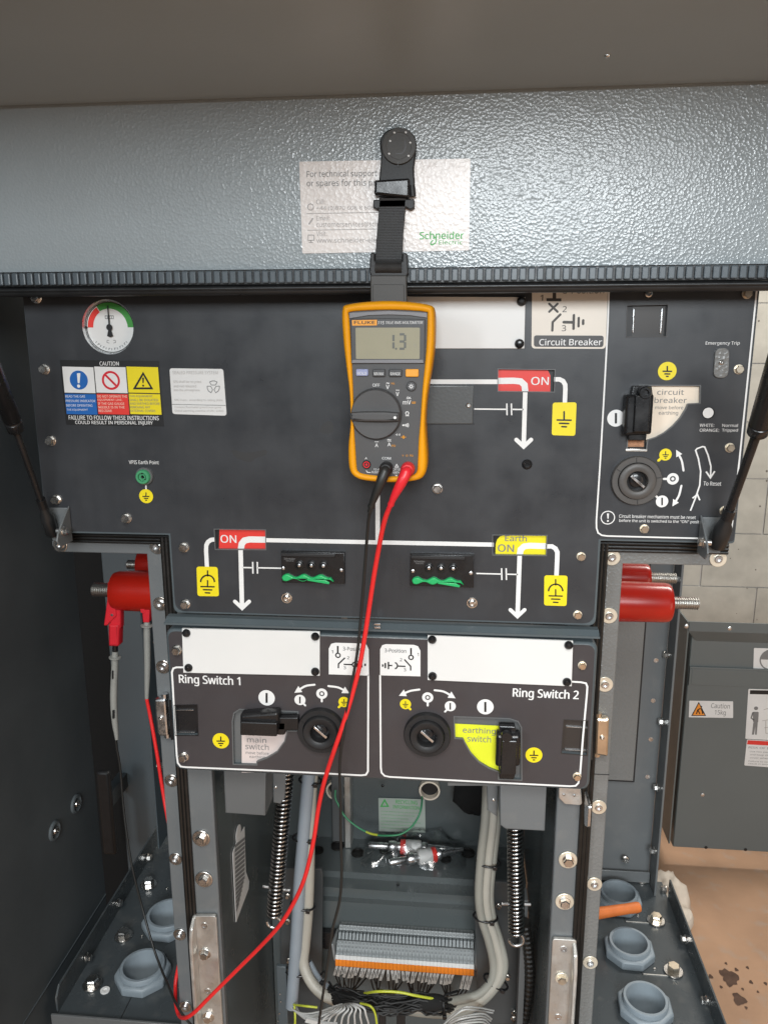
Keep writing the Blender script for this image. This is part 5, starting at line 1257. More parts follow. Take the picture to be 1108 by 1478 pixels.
b = MB(); b.stroke(Q, [(593, 935), (593, 944.5)], 2.4, H2).ring(Q, 593, 948.5, 3.2, 1.8, H2).stroke(Q, [(583.5, 951.5), (592.5, 961.5), (592.5, 967.5)], 2, H2).stroke(Q, [(574, 961), (585, 961.5)], 2, H2).stroke(Q, arc((569, 960.5), 4.5, -80, 80, 8), 2, H2).stroke(Q, [(561, 960), (566, 960.3)], 2, H2).stroke(Q, [(560.5, 955), (560.5, 965.5)], 2.2, H2).stroke(Q, [(556, 956.5), (556, 964)], 2.4, H2).stroke(Q, [(552.3, 958.5), (552.3, 962)], 2.2, H2)
qr('switch_symbols', b, 'black_ink')
lines(rp, Q, [('3-Position', 495, 933, 526, 938.5), ('1', 478.5, 938, 480.8, 942.5), ('2', 501, 946.8, 504.3, 951), ('3', 496, 961, 499.3, 965.5), ('3-Position', 555, 935.5, 586, 941), ('1', 602, 942, 604, 946.8), ('2', 577, 949.5, 580.3, 954), ('3', 582.5, 964, 585.8, 968.5)], 'black_ink', H2, .004)
lines(rp, Q, [('Ring Switch 1', 259.5, 973, 347, 989), ('Ring Switch 2', 739.5, 992.5, 834, 1009)], 'white_print', H1, .022)
bar_disc(Q, rp, 385, 1007, 11.8, H1); bar_disc(Q, rp, 700, 1020, 12, H1); earth_disc(Q, rp, 319, 1069, 11.8, H1); earth_disc(Q, rp, 770, 1089.5, 12.2, H1)
bar_disc(Q, rp, 433, 1010, 8, H1, (440.5, 1018)); o_disc(Q, rp, 464.5, 1001, 8.3, H1, (464.5, 1012)); earth_disc(Q, rp, 496.5, 1013, 8, H1, (489, 1020.5))
earth_disc(Q, rp, 585, 1016, 8, H1, (592, 1023.5)); o_disc(Q, rp, 617, 1006.5, 8.3, H1, (617, 1018)); bar_disc(Q, rp, 649.5, 1019, 8, H1, (642, 1027))
for pts in ([(454, 988), (441, 990), (430, 996.5)], [(474, 990), (488, 992), (499, 997.5)], [(605, 995), (592, 997), (581, 1001.5)], [(627, 996), (640, 998), (652, 1004.5)]): qr('turn_arrow', aarrow(Q, pts, 3, H1, 8.5, MB()), 'white_print')
selector(Q, 464, 1052, 33.5, 'black rotary selector of ring switch one, behind the test leads', False, .012, ang=42)
selector(Q, 616.5, 1058, 33.5, 'black rotary selector of ring switch two, between the two switch symbols', False, .012, ang=42)
# lever windows
o = sector(Q, rp, QS1, 'dull_paint', [(349, 1056), (425, 1056), (425, 1115), (349, 1115)], 'pink_plate', 'lever window reading main switch move before earthing', [('main', (357, 1063.5, 384.5, 1071), .006), ('switch', (354.5, 1072.5, 388, 1081), .006), ('move before', (355, 1083.5, 388, 1088), 0), ('earthing', (360.5, 1089.5, 383, 1095), 0)], 'grey_ink')
lever(YQ, [(346, 1032), (399, 1028.5), (402, 1031), (402, 1055), (346, 1059)], [(347, 1042), (400, 1044), (399.5, 1063.5), (346.5, 1061.5)], [[(398, 1036), (430, 1036), (430, 1054), (398, 1054)], [(400, 1043), (412, 1043), (411, 1061), (400, 1061)]], 'black ring switch lever lying flat in the main switch window')
o = sector(Q, rp, QS2, 'dull_paint', [(657.5, 1044.5), (719, 1047.5), (719, 1122), (650, 1120), (650, 1044)], 'lime', 'lever window with yellow-green plate reading earthing switch', [('earthing', (667.5, 1049, 714.5, 1059.5), .006), ('switch', (674, 1061, 708, 1070), .006)], 'grey_ink')
t = lever(YQ, [(716, 1061), (751, 1061.5), (750, 1107), (714.5, 1107.5)], [(724, 1069), (746, 1069.5), (744, 1119), (721.5, 1118.5)], [[(720, 1048), (743, 1049), (745, 1064), (719, 1064)], [(720, 1116), (743, 1117), (742, 1125), (720, 1124)]], 'black earthing switch lever standing upright beside the yellow-green plate')
c = W(731, 1064, YQ-.021); k = Q.k(731, 1066)
part('pivot_boss', MB().lathe(c+Vector((0, .005, 0)), (0, -1, 0), [(0, 8*k), (.005, 8*k), (.006, 7*k), (.006, 4*k)], 24), 'black_plastic', t)
latch(QL1, [(252, 1024), (280, 1024), (280, 1025), (252, 1025)], [(253, 1056), (281.5, 1056), (281.5, 1057), (253, 1057)], Q, rp, 'black_plastic')
latch(QL2, [(816.5, 1048), (848, 1050), (848, 1051), (816.5, 1049)], [(815, 1081), (847, 1083), (847, 1084), (815, 1082)], Q, rp, 'latch_dark')

# ================================================================== DIGITAL MULTIMETER
YM = -.070
PM = front(YM)
def mm(x, y): return (470+x/5.278, 420+y/5.278)
def mc(x, y): return PM.c(*mm(x, y))
mk_ = PM.k(*mm(450, 750))/5.278         # metres per crop pixel
outer = [(148, 103), (300, 80), (480, 72), (650, 82), (793, 106), (824, 140), (831, 230), (828, 400), (808, 580), (784, 720), (767, 850), (758, 1000), (765, 1150), (772, 1300), (755, 1402), (690, 1450), (500, 1466), (300, 1452), (212, 1420), (171, 1350), (165, 1180), (183, 1020), (178, 800), (153, 600), (128, 400), (115, 200), (121, 132)]
inner = [(178, 160), (300, 148), (480, 143), (650, 148), (765, 160), (773, 182), (772, 260), (766, 420), (752, 580), (738, 720), (728, 850), (718, 1000), (706, 1150), (700, 1300), (690, 1382), (640, 1408), (480, 1416), (310, 1402), (245, 1378), (232, 1330), (222, 1180), (212, 1020), (208, 820), (200, 620), (190, 420), (180, 260), (175, 190)]
oc = [tuple(v) for v in catmull([Vector(mc(*p)) for p in outer], 4, True)]; ic = [tuple(v) for v in catmull([Vector(mc(*p)) for p in inner], 4, True)]
if area2(oc) < 0: oc, ic = oc[::-1], ic[::-1]
lerp = lambda f: [(a[0]+(c[0]-a[0])*f, a[1]+(c[1]-a[1])*f) for a, c in zip(oc, ic)]
mb0 = PM.p(*mm(470, 1466))
meter = thing('multimeter', 'yellow and grey digital multimeter hanging in front of the control panel', 'multimeter', mb0)
b = MB(); loops = [(inset(oc, .003), -.040), (oc, -.036), (oc, -.008), (lerp(.10), -.003), (lerp(.30), -.0004), (lerp(.55), 0), (lerp(.85), -.0004), (lerp(1.0), -.002), (lerp(1.0), -.005)]
n = len(oc)
for q, h in loops: b.v += [PM.up(p, h) for p in q]
for l in range(len(loops)-1):
    for i in range(n): j = (i+1) % n; b.f.append((l*n+i, l*n+j, (l+1)*n+j, (l+1)*n+i))
b.f.append(tuple(range(n))[::-1])
part('holster', b, 'meter_yellow', meter, smooth=60)
part('front_face', MB().face(PM, inset(ic, -.0004), -.0032), 'meter_grey', meter, smooth=0)
def mprism(name, px, h0, h1, m_, bev=.0005, r=0, parent=meter, smooth=35):
    pts = [mc(*p) for p in px]
    if r: pts = roundpoly(pts, r*mk_)
    return part(name, MB().prism(PM, pts, h0, h1, bev), m_, parent, smooth=smooth)
hF = -.0032
mprism('top_band', [(180, 165), (480, 150), (768, 165), (772, 205), (640, 186), (480, 180), (320, 186), (176, 210)], hF, hF+.0016, 'meter_band', .0004)
bz = mprism('display_bezel', [(186, 212), (480, 208), (757, 214), (752, 552), (470, 552), (192, 555)], hF, hF+.0024, 'meter_dark', .0008, 10)
bz2 = mprism('bezel_edge', [(200, 524), (740, 524), (745, 550), (196, 550)], hF+.0024, hF+.0030, 'meter_band', .0004, parent=bz)
sc_ = mprism('display_screen', [(226, 279), (716, 279), (714, 518), (230, 518)], hF+.0024, hF+.0026, 'lcd', 0, 8, bz)
hS = hF+.0028
b = MB()
def seg(x, y, w, h_, on, b=b, lw=17):
    S = {'a': [(x, y), (x+w, y)], 'b': [(x+w, y), (x+w, y+h_/2)], 'c': [(x+w, y+h_/2), (x+w, y+h_)], 'd': [(x, y+h_), (x+w, y+h_)], 'e': [(x, y+h_/2), (x, y+h_)], 'f': [(x, y), (x, y+h_/2)], 'g': [(x, y+h_/2), (x+w, y+h_/2)]}
    for c_ in on:
        (x0, y0), (x1, y1) = S[c_]; d = Vector((x1-x0, y1-y0)).normalized()*5
        b.stroke(PM, [mm(x0+d.x, y0+d.y), mm(x1-d.x, y1-d.y)], lw/5.278, hS)
seg(455, 330, 60, 113, 'bc'); seg(557, 330, 46, 110, 'abcdg'); b.disc(PM, *mm(535, 440), 8/5.278, hS)
part('digits', b, 'lcd_ink', sc_, smooth=0)
b = MB(); b.text(PM, 'AC', *mm(355, 462), *mm(388, 476), hS).stroke(PM, [mm(318, 470), mm(318, 496)], .8, hS).text(PM, 'V', *mm(572, 466), *mm(600, 482), hS).stroke(PM, [mm(585, 488), mm(588, 505)], .7, hS).text(PM, 'n', *mm(672, 405), *mm(690, 432), hS)
part('faint_segments', b, 'lcd_ghost', sc_, smooth=0)
hB = hF+.0027
part('brand_badge', MB().quad(PM, [mm(199, 222), mm(389, 219), mm(389, 262), mm(202, 264)], hB), 'button_orange', bz, smooth=0)
part('lettering', MB().text(PM, 'FLUKE', *mm(216, 229), *mm(374, 252), hB+.0003, .035), 'black_ink', bz, smooth=0)
part('lettering', MB().text(PM, '115', *mm(398, 230), *mm(444, 254), hB, .015, .2).text(PM, 'TRUE RMS MULTIMETER', *mm(455, 231), *mm(738, 252), hB, .008, .2), 'white_print', bz, smooth=0)
def button(px, m_, txt, tm='white_print'):
    o = mprism('button', px, hF, hF+.0028, m_, .0008, 12)
    if txt:
        x0, x1 = px[0][0]+8, px[1][0]-8; y = (px[0][1]+px[2][1])/2+6
        part('lettering', MB().text(PM, txt, *mm(x0+4, y-11), *mm(x1-4, y+11), hF+.0031, .009), tm, o, smooth=0)
button([(229, 595), (322, 595), (322, 648), (229, 648)], 'button_blue', 'HOLD'); button([(355, 595), (452, 595), (452, 654), (355, 654)], 'meter_dark', 'MIN MAX'); button([(480, 595), (579, 595), (579, 654), (480, 654)], 'meter_dark', 'RANGE'); button([(606, 595), (707, 595), (706, 655), (606, 655)], 'button_orange', None)
c = PM.up(mc(650, 726), hF); o = part('light_button', MB().lathe(c, (0, -1, 0), [(0, 38*mk_), (.002, 37*mk_), (.0026, 33*mk_), (.0026, .001)], 28), 'meter_dark', meter)
b = MB().ring(PM, *mm(650, 727), 9/5.278, .9, hF+.003, 16)
for i in range(8): a = i*math.pi/4; b.stroke(PM, [mm(650+13*math.cos(a), 727+13*math.sin(a)), mm(650+20*math.cos(a), 727+20*math.sin(a))], .8, hF+.003)
part('sun_symbol', b, 'white_print', o, smooth=0)
# rotary dial
dc = PM.up(mc(381, 940), hF)
dial = part('rotary_dial', MB().lathe(dc, (0, -1, 0), [(0, 196*mk_), (.0015, 196*mk_), (.0022, 192*mk_), (.0045, 188*mk_), (.0052, 183*mk_), (.0050, 120*mk_), (.0046, .001)], 64), 'meter_grey', meter, smooth=50)
part('dial_edge', MB().lathe(dc, (0, -1, 0), [(.0003, 200*mk_), (.0012, 200*mk_), (.0012, 194*mk_)], 64, capend=False), 'black_matte', dial)
mprism('dial_bar', [(200, 920), (300, 914), (460, 914), (560, 922), (566, 950), (560, 985), (460, 990), (300, 988), (202, 980), (194, 950)], hF+.0040, hF+.0125, 'meter_grey', .0022, 6, dial)
part('pointer_dot', MB().disc(PM, *mm(533, 957), 11/5.278, hF+.0129), 'white_print', dial, smooth=0)
hT = hF+.0004
b = MB()
for t, x0, y0, x1, y1 in (('OFF', 355, 707, 408, 730), ('V', 456, 716, 482, 748), ('V', 532, 770, 556, 802), ('mV', 586, 833, 646, 866), ('A', 373, 1165, 397, 1192), ('A', 468, 1158, 494, 1186), ('A', 295, 1270, 314, 1286), ('COM', 427, 1268, 494, 1287), ('15 A', 362, 1355, 408, 1371), ('FUSED', 348, 1376, 405, 1392), ('CAT III', 508, 1355, 566, 1371), ('600V', 508, 1378, 560, 1394)):
    b.text(PM, t, *mm(x0, y0), *mm(x1, y1), hT, .014)
b.stroke(PM, [mm(458, 706), mm(466, 700), mm(474, 707), mm(482, 701)], .9, hT)
for x, y in ((530, 757), (370, 1152), (467, 1146)): b.stroke(PM, [mm(x, y), mm(x+30, y)], .8, hT)
b.stroke(PM, [mm(467, 1138), mm(476, 1132), mm(485, 1139), mm(494, 1133)], .8, hT)
b.stroke(PM, [mm(612, 822), mm(648, 822)], .8, hT).stroke(PM, [mm(614, 814), mm(624, 809), mm(634, 815), mm(644, 810)], .8, hT)
om = [mm(605, 953), mm(614, 953), mm(613, 946), mm(607, 938), mm(607, 928), mm(613, 922), mm(622, 922), mm(629, 928), mm(629, 938), mm(624, 946), mm(622, 953), mm(632, 953)]; b.stroke(PM, om, 1.0, hT)
for i in range(4): b.stroke(PM, [mm(598+i*9, 1018-i*3), mm(602+i*9, 1025), mm(598+i*9, 1032+i*3)], .9, hT)
b.disc(PM, *mm(588, 1025), 1.3, hT)
b.stroke(PM, [mm(530, 1097), mm(566, 1097)], .8, hT).face(PM, [mc(538, 1088), mc(538, 1106), mc(550, 1097)], hT).face(PM, [mc(562, 1088), mc(562, 1106), mc(550, 1097)], hT)
b.stroke(PM, [mm(526, 1346), mm(538, 1324), mm(551, 1346)], .9, hT, closed=True).stroke(PM, [mm(305, 1372), mm(315, 1385), mm(340, 1387)], 1, hT).stroke(PM, [mm(528, 1404), mm(536, 1414), mm(545, 1404)], .8, hT)
part('lettering', b, 'white_print', meter, smooth=0)
b = MB()
for t, x0, y0, x1, y1 in (('Hz', 497, 697, 522, 713), ('Hz', 502, 1172, 530, 1190), ('V', 580, 1250, 592, 1264), ('\u03a9', 608, 1250, 624, 1264), ('Hz', 640, 1248, 664, 1264)): part('lettering', MB().text(PM, t, *mm(x0, y0), *mm(x1, y1), hT, .006), 'meter_yellow', meter, smooth=0)
part('range_symbol', MB().stroke(PM, [mm(652, 848), mm(684, 848)], .8, hT).stroke(PM, [mm(654, 857), mm(682, 857)], .7, hT), 'meter_yellow', meter, smooth=0)
b = MB().stroke(PM, [mm(570, 1116), mm(586, 1116)], .8, hT).stroke(PM, [mm(595, 1116), mm(610, 1116)], .8, hT).stroke(PM, [mm(587, 1104), mm(587, 1128)], .9, hT).stroke(PM, [mm(594, 1104), mm(594, 1128)], .9, hT)
part('range_symbol', b, 'meter_yellow', meter, smooth=0)
for x, y, m_ in ((308, 1326, 'plug_red'), (460, 1350, 'black_plastic'), (620, 1352, 'plug_red')):
    c = PM.up(mc(x, y), hF)
    o = part('input_jack', MB().lathe(c, (0, -1, 0), [(0, 34*mk_), (.0008, 34*mk_), (.0012, 30*mk_), (.0012, 27*mk_)], 26, capend=False), 'black_plastic', meter)
    part('jack_insert', MB().lathe(c, (0, -1, 0), [(.0002, 27*mk_), (.0012, 26*mk_), (.0012, 19*mk_), (-.004, 18*mk_)], 22, capend=False), m_, o)
    part('jack_hole', MB().lathe(c, (0, -1, 0), [(-.0005, 19*mk_), (.0003, 19*mk_)], 20), 'black_ink', o); part('jack_pin', MB().lathe(c, (0, -1, 0), [(.0002, 10*mk_), (.0010, 9*mk_), (.0010, 5*mk_)], 16), m_, o)

# ================================================================== MAGNETIC HANGING STRAP
PS = front(YH)
strap = thing('magnetic_strap', 'black magnetic hanging strap stuck to the hood above the multimeter', 'strap', PS.p(562, 430))
k = PS.k(576, 214)
bp_ = [(550.5, 226), (549, 205), (556, 193), (567, 187.5), (580, 187), (592, 191.5), (600, 202), (601, 216), (597.5, 245), (595, 283), (547, 285), (548, 260)]
part('arm', MB().prism(PS, [tuple(v) for v in catmull([Vector(PS.c(*p)) for p in bp_], 3, True)], .0004, .0055, .0012), 'black_matte', strap, smooth=45)
c = PS.p(576.5, 213.5)+Vector((0, -.0055, 0))
mg = part('magnet_cap', MB().lathe(c, (0, -1, 0), [(-.001, 24.5*k), (.002, 24.5*k), (.0026, 23.8*k), (.0028, 18*k), (.0026, 17.5*k), (.0026, .0003)], 40), 'strap_grey', strap, smooth=25)
PC2 = front(YH-.0079)
b = MB()
for u, v in ((563, 203.5), (592, 206), (561.5, 222), (589.5, 225), (569, 191.5), (585.5, 191)): b.face(PC2, [PC2.c(u-1.8, v), PC2.c(u-.3, v-1.6), PC2.c(u+1.8, v-.2), PC2.c(u+.4, v+1.8)], .0004)
part('cap_marks', b, 'white_print', mg, smooth=0)
b = MB().stroke(PC2, catmull([Vector(p) for p in ((571, 222), (580, 221), (585, 213), (584, 203))], 4), 1.4, .0003).stroke(PC2, [(574, 240), (574.5, 230)], .9, .0003); part('cap_arrow', b, 'meter_dark', mg, smooth=0)
P2 = front(YH-.004)
part('clip', MB().prism(P2, roundpoly([P2.c(*p) for p in ((541.5, 262), (590, 259), (592, 262), (592, 284), (589, 287.5), (541, 282.5))], 1.5*k), 0, .0075, .0022), 'black_plastic', strap, smooth=45)
part('clip_hinge', MB().tube([P2.up(P2.c(594.5, 268), .002), P2.up(P2.c(596, 284), .002)], 4.5*k, 12), 'black_matte', strap)
part('upper_buckle', MB().prism(P2, roundpoly([P2.c(*p) for p in ((539, 289), (598, 288), (598, 301), (592, 303.5), (586, 300), (550, 300.5), (545, 303), (539, 300.5))], 2*k), -.003, .0035, .001), 'black_matte', strap)
wb = [(547, 286), (586, 285.5), (584, 310), (581.5, 340), (580, 380), (540.5, 380), (543.5, 340), (546, 310)]
P3 = front(YH-.0075)
web = part('webbing', MB().prism(P3, [P3.c(*p) for p in wb], -.0022, 0, .0005), 'webbing', strap)
b = MB()
for i in range(33):
    v = 300+i*2.3; f = (v-286)/94; a = 547-6.5*f+1; c_ = 586-6*f-1; b.stroke(P3, [(a, v), (c_, v-.3)], 1.0, .0002)
part('weave', b, 'black_matte', web, smooth=0)
P4 = front(YH-.013)
part('lower_buckle', MB().prism(P4, roundpoly([P4.c(*p) for p in ((535, 366), (541, 364), (541, 378), (581, 378), (581, 364), (588, 367), (589.5, 395), (586, 401), (537, 401), (533.5, 394))], 2.5*k), -.004, .004, .0012), 'black_matte', strap)
part('web_loop', MB().tube([P4.up(P4.c(542, 387), .003), P4.up(P4.c(580, 387), .003)], 7.5*k, 14), 'webbing', strap)
P5 = front(YH-.0185)
tg = part('tongue', MB().prism(P5, roundpoly([P5.c(*p) for p in ((534, 397), (586.5, 397), (587.5, 446), (534.5, 446))], 2*k), -.005, 0, .0012), 'strap_grey', strap)
part('tongue_panel', MB().prism(P5, roundpoly([P5.c(*p) for p in ((538, 410.5), (583, 410.5), (583, 440), (538, 440))], 2*k), -.0005, .0008, .0005), 'strap_grey', tg)

# ================================================================== TEST LEADS, CLIP, PROBES
def path(L, seg=6): return catmull([W(*p) for p in L], seg)
kM = PM.k(560, 690)
# black lead
bl_ = thing('test_lead', 'black test lead running from the multimeter down past the terminal strip', 'test lead', W(465, 1478, -.03), 'test leads')
A = PM.up(PM.c(557.5, 675.5), .002); 
part('plug', MB().tube([A+Vector((0, -.008, .0035)), A+Vector((0, -.009, .001)), W(555, 681, -.083), W(549, 697, -.084), W(543, 711, -.083), W(538.5, 722, -.081), W(536.5, 728, -.080)], [3*kM, 7.6*kM, 8.2*kM, 7.4*kM, 6.2*kM, 5.2*kM, 4.4*kM], 16), 'lead_black', bl_, smooth=60)
part('plug_shroud', MB().lathe(A, (0, -1, 0), [(-.004, 9.5*kM), (.006, 9.5*kM), (.0085, 7.5*kM), (.009, .0005)], 22), 'black_matte', bl_)
part('strain_relief', MB().tube([W(537, 727, -.080), W(535.5, 731, -.079), W(534.5, 734, -.079), W(533, 739, -.078)], [4.4*kM, 5.4*kM, 3.6*kM, 3.4*kM], 14), 'lead_black', bl_)
bpath = [(534, 736, -.078), (531.5, 752, -.072), (528.5, 790, -.062), (525.5, 830, -.055), (521.5, 880, -.050), (516, 938, -.048), (508, 985, -.050), (500, 1030, -.055), (493, 1075, -.055), (490, 1111, -.050), (491.5, 1159, -.045), (491.5, 1207, -.04), (493, 1256, -.04), (490, 1300, -.04), (480, 1340, -.04), (475, 1375, -.04), (469, 1415, -.04), (461, 1471, -.04), (455, 1520, -.03), (430, 1580, .0), (340, 1600, .05), (285, 1530, .06), (277, 1480, .0)]
part('cable', MB().tube(path(bpath), 2.55*.00064, 10), 'lead_black', bl_, smooth=60)
b2 = [(277, 1480, .0), (268, 1470, .0), (256, 1452, .012), (247, 1432, .03), (232, 1396, .06), (220, 1362, .08), (206, 1312, .10), (192, 1256, .11), (184, 1210, .12), (178, 1160, .13), (174, 1110, .135), (169, 1080, .135), (167, 1064, .135)]
part('cable', MB().tube(path(b2), .00155, 10), 'lead_black', bl_, smooth=60)
# red lead
rl = thing('test_lead', 'red test lead looping from the multimeter down across the ring switch panel', 'test lead', W(300, 1450, -.02), 'test leads')
A = PM.up(PM.c(588.5, 676.5), .002)
part('plug', MB().tube([A+Vector((0, -.008, .0035)), A+Vector((0, -.009, .001)), W(586, 682, -.083), W(579, 697, -.084), W(572, 710, -.083), W(567, 720, -.081), W(565, 726, -.080)], [3*kM, 7.6*kM, 8.4*kM, 7.6*kM, 6.2*kM, 5*kM, 4.2*kM], 16), 'plug_red', rl, smooth=60)
part('plug_shroud', MB().lathe(A, (0, -1, 0), [(-.004, 10*kM), (.006, 10*kM), (.0085, 8*kM), (.009, .0005)], 22), 'plug_red', rl)
part('strain_relief', MB().tube([W(565.5, 724, -.080), W(564, 728, -.079), W(562.5, 731, -.079), W(560, 737, -.078)], [4.4*kM, 5.2*kM, 3.6*kM, 3.2*kM], 14), 'plug_red', rl)
rpath = [(561.5, 733, -.078), (556, 748, -.074), (551, 768, -.068), (545, 800, -.060), (539, 835, -.055), (533, 875, -.050), (527, 915, -.049), (519, 960, -.049), (509, 1000, -.051), (497, 1040, -.055), (484, 1078, -.055), (474, 1108, -.050), (466, 1136, -.046), (459, 1170, -.04), (454, 1205, -.04), (447, 1240, -.04), (438, 1272, -.04), (424, 1303, -.035), (404, 1335, -.03), (375, 1367, -.02), (345, 1397, -.015), (318, 1424, -.012), (298, 1444, -.012), (281, 1461, -.012), (268, 1469, -.006), (259, 1466, .010), (254.5, 1452, .025), (253.5, 1435, .045), (254, 1415, .06), (260, 1380, .07), (262, 1330, .075), (258, 1270, .08), (250, 1220, .09), (242, 1180, .10), (235, 1140, .11), (228, 1095, .115), (222, 1060, .12), (216, 1028, .125), (212, 1008, .125)]
part('cable', MB().tube(path(rpath), 3.9*.00064, 12), 'lead_red', rl, smooth=60)
# probes
def probe(L, R_, label, marks, colr):
    P = [W(*p) for p in L]; t = thing('test_probe', label, 'test probe', P[-1], 'test probes hanging at the left')
    k = .00086
    part('handle', MB().tube(catmull(P, 3), [R_[min(len(R_)-1, int(i/3))]*k+(R_[min(len(R_)-1, int(i/3)+1)]-R_[min(len(R_)-1, int(i/3))])*k*(i % 3)/3 for i in range(len(P)*3-2)], 18), 'probe_grey', t, smooth=60)
    c = P[1]; d = (P[2]-P[1]).normalized()
    part('finger_guard', MB().lathe(c-d*.0005, d, [(0, 6*k), (.0008, 9.2*k), (.002, 9.2*k), (.003, 6*k)], 22), 'probe_grey', t)
    part('tip_shroud', MB().tube([P[0]-d*.010, P[0]+d*.001], 4.2*k, 14), 'black_plastic', t)
    for m_ in marks:
        q = W(m_[0], m_[1], m_[4]); pl = front(m_[4]); part('mark', MB().prism(pl, roundpoly([pl.c(m_[0]-m_[2], m_[1]-m_[3]), pl.c(m_[0]+m_[2], m_[1]-m_[3]), pl.c(m_[0]+m_[2], m_[1]+m_[3]), pl.c(m_[0]-m_[2], m_[1]+m_[3])], .0008), -.001, .0005), 'black_ink', t)
    return t
probe([(166.5, 940, .135), (166.3, 948, .135), (166, 965, .135), (164.5, 1000, .135), (165, 1025, .135), (166.5, 1045, .135), (168, 1058, .135), (169, 1067, .135)], [4.4, 5.2, 5.4, 5.6, 5.4, 4.8, 3.6, 2.8], 'grey test probe in the red crocodile clip, with the black lead', [(163, 974, 1.0, 6, .1295), (164, 1031, 1.4, 6, .1295)], 0)
probe([(212.5, 897, .125), (212.5, 902, .125), (212.5, 915, .125), (213, 945, .125), (213, 970, .125), (212.5, 990, .125), (212, 1008, .125)], [4.4, 5.0, 5.2, 5.0, 4.6, 4.0, 3.0], 'grey test probe beside the flange, with the red lead', [], 0)
# crocodile clips
def clipp(top, label, s=1.0):
    u, v, Y = top; t = thing('crocodile_clip', label, 'crocodile clip', W(u+8, v+92*s, Y), 'red crocodile clips')
    pl = front(Y)
    J = [(u-3, v), (u+4, v), (u+7, v+18), (u+9, v+36), (u+10, v+48), (u-4, v+62), (u-8.5, v+62), (u-6, v+44), (u-3.5, v+24)]
    part('jaw', MB().prism(pl, roundpoly([pl.c(*p) for p in J], .0012), -.006, .006, .0015), 'clip_red', t, smooth=45)
    J = [(u+6, v+36), (u+15, v+37), (u+15, v+66), (u+8, v+70), (u-1, v+62), (u+2, v+48)]
    part('lever', MB().prism(pl, roundpoly([pl.c(*p) for p in J], .0012), -.007, .004, .0015), 'clip_red', t, smooth=45)
    J = [(u-2, v+60), (u+14, v+60), (u+13, v+92), (u-1.5, v+92)]
    part('sleeve', MB().prism(pl, roundpoly([pl.c(*p) for p in J], .0025), -.0075, .0065, .003), 'clip_red', t, smooth=45)
    part('pivot', MB().tube([pl.up(pl.c(u+4, v+46), .0062), pl.up(pl.c(u+4, v+46), .0072)], .0018, 12), 'zinc', t)
clipp((161, 839, .132), 'red crocodile clip biting the left bushing stud')
t = thing('crocodile_clip', 'red crocodile clip mostly hidden under the left bushing beside the flange', 'crocodile clip', W(212, 896, .125), 'red crocodile clips')
pl = front(.125)
part('sleeve', MB().prism(pl, roundpoly([pl.c(*p) for p in ((206, 868), (219, 868), (217.5, 897), (208.5, 897))], .0015), -.006, .005, .0015), 'clip_red', t)
part('jaw', MB().prism(pl, [pl.c(*p) for p in ((204.5, 866), (211, 866), (211, 884), (205.5, 882))], -.004, .006, .001), 'clip_red', t)

# ================================================================== COMPARTMENT: springs, conduits, wiring, terminals
def spring(a, c, R_, r, turns, label, hook):
    A, B_ = W(*a), W(*c); d = (B_-A); L = d.length; d.normalize(); x = d.cross(Vector((0, 1, 0))).normalized(); y = d.cross(x)
    t = thing('coil_spring', label, 'spring', B_, 'coil springs in the cable compartment')
    N = turns*18; P = [A+d*L*i/N+(x*math.cos(2*math.pi*i/18)+y*math.sin(2*math.pi*i/18))*R_ for i in range(N+1)]
    part('coil', MB().tube(P, r, 7), 'spring_steel', t, smooth=60)
    e = B_; hk = [e+x*R_*.1, e+x*R_*.9+d*.004]+[e+d*(.010+R_*1.0*math.sin(q))+x*R_*1.05*math.cos(q) for q in [i*math.pi/8 for i in range(0, 9)]]
    part('hook', MB().tube(catmull(hk, 3), r*1.15, 8), 'zinc', t, smooth=60)
    part('anchor_bolt', MB().tube([e-d*.045+x*.019, e-d*.045-x*.019], .0020, 10), 'zinc', t)
    part('core', MB().tube([A, B_], R_*.62, 12), 'black_ink', t)
spring((413, 1112, .12), (395.5, 1322, .12), .0092, .0020, 36, 'left coil spring beside the grey conduit', 1)
spring((743, 1185, .10), (745, 1347, .10), .0092, .0020, 29, 'right coil spring under the cover box', 1)
kc = .00098
def conduit(name, L, r, m_, label, grp=None, cat='cable'):
    P = path(L); return solo(name, MB().tube(P, r*kc, 14), m_, label, cat, grp, smooth=60)
conduit('conduit', [(447, 1105, .16), (443, 1150, .16), (438, 1210, .16), (433, 1270, .16), (430, 1320, .16), (427, 1370, .16), (424, 1410, .16), (421, 1452, .16)], 9.5, 'tube_blue', 'pale blue-grey conduit running down behind the red lead')
conduit('conduit', [(452, 1105, .165), (449, 1150, .165), (447, 1210, .165), (446, 1270, .165), (444, 1320, .165), (440, 1365, .165), (438, 1390, .16), (446, 1412, .15), (460, 1430, .142), (480, 1442, .14), (515, 1450, .15), (545, 1452, .165), (570, 1453, .175)], 8.0, 'tube_cream', 'cream conduit curving behind the black test lead', None)
conduit('conduit', [(444, 1390, .172), (455, 1410, .165), (470, 1426, .16), (500, 1437, .155), (540, 1444, .15), (600, 1449, .15), (650, 1452, .15)], 7.5, 'tube_blue', 'grey conduit passing under the terminal strip')
rc = 'grey cables curving down the right of the compartment'
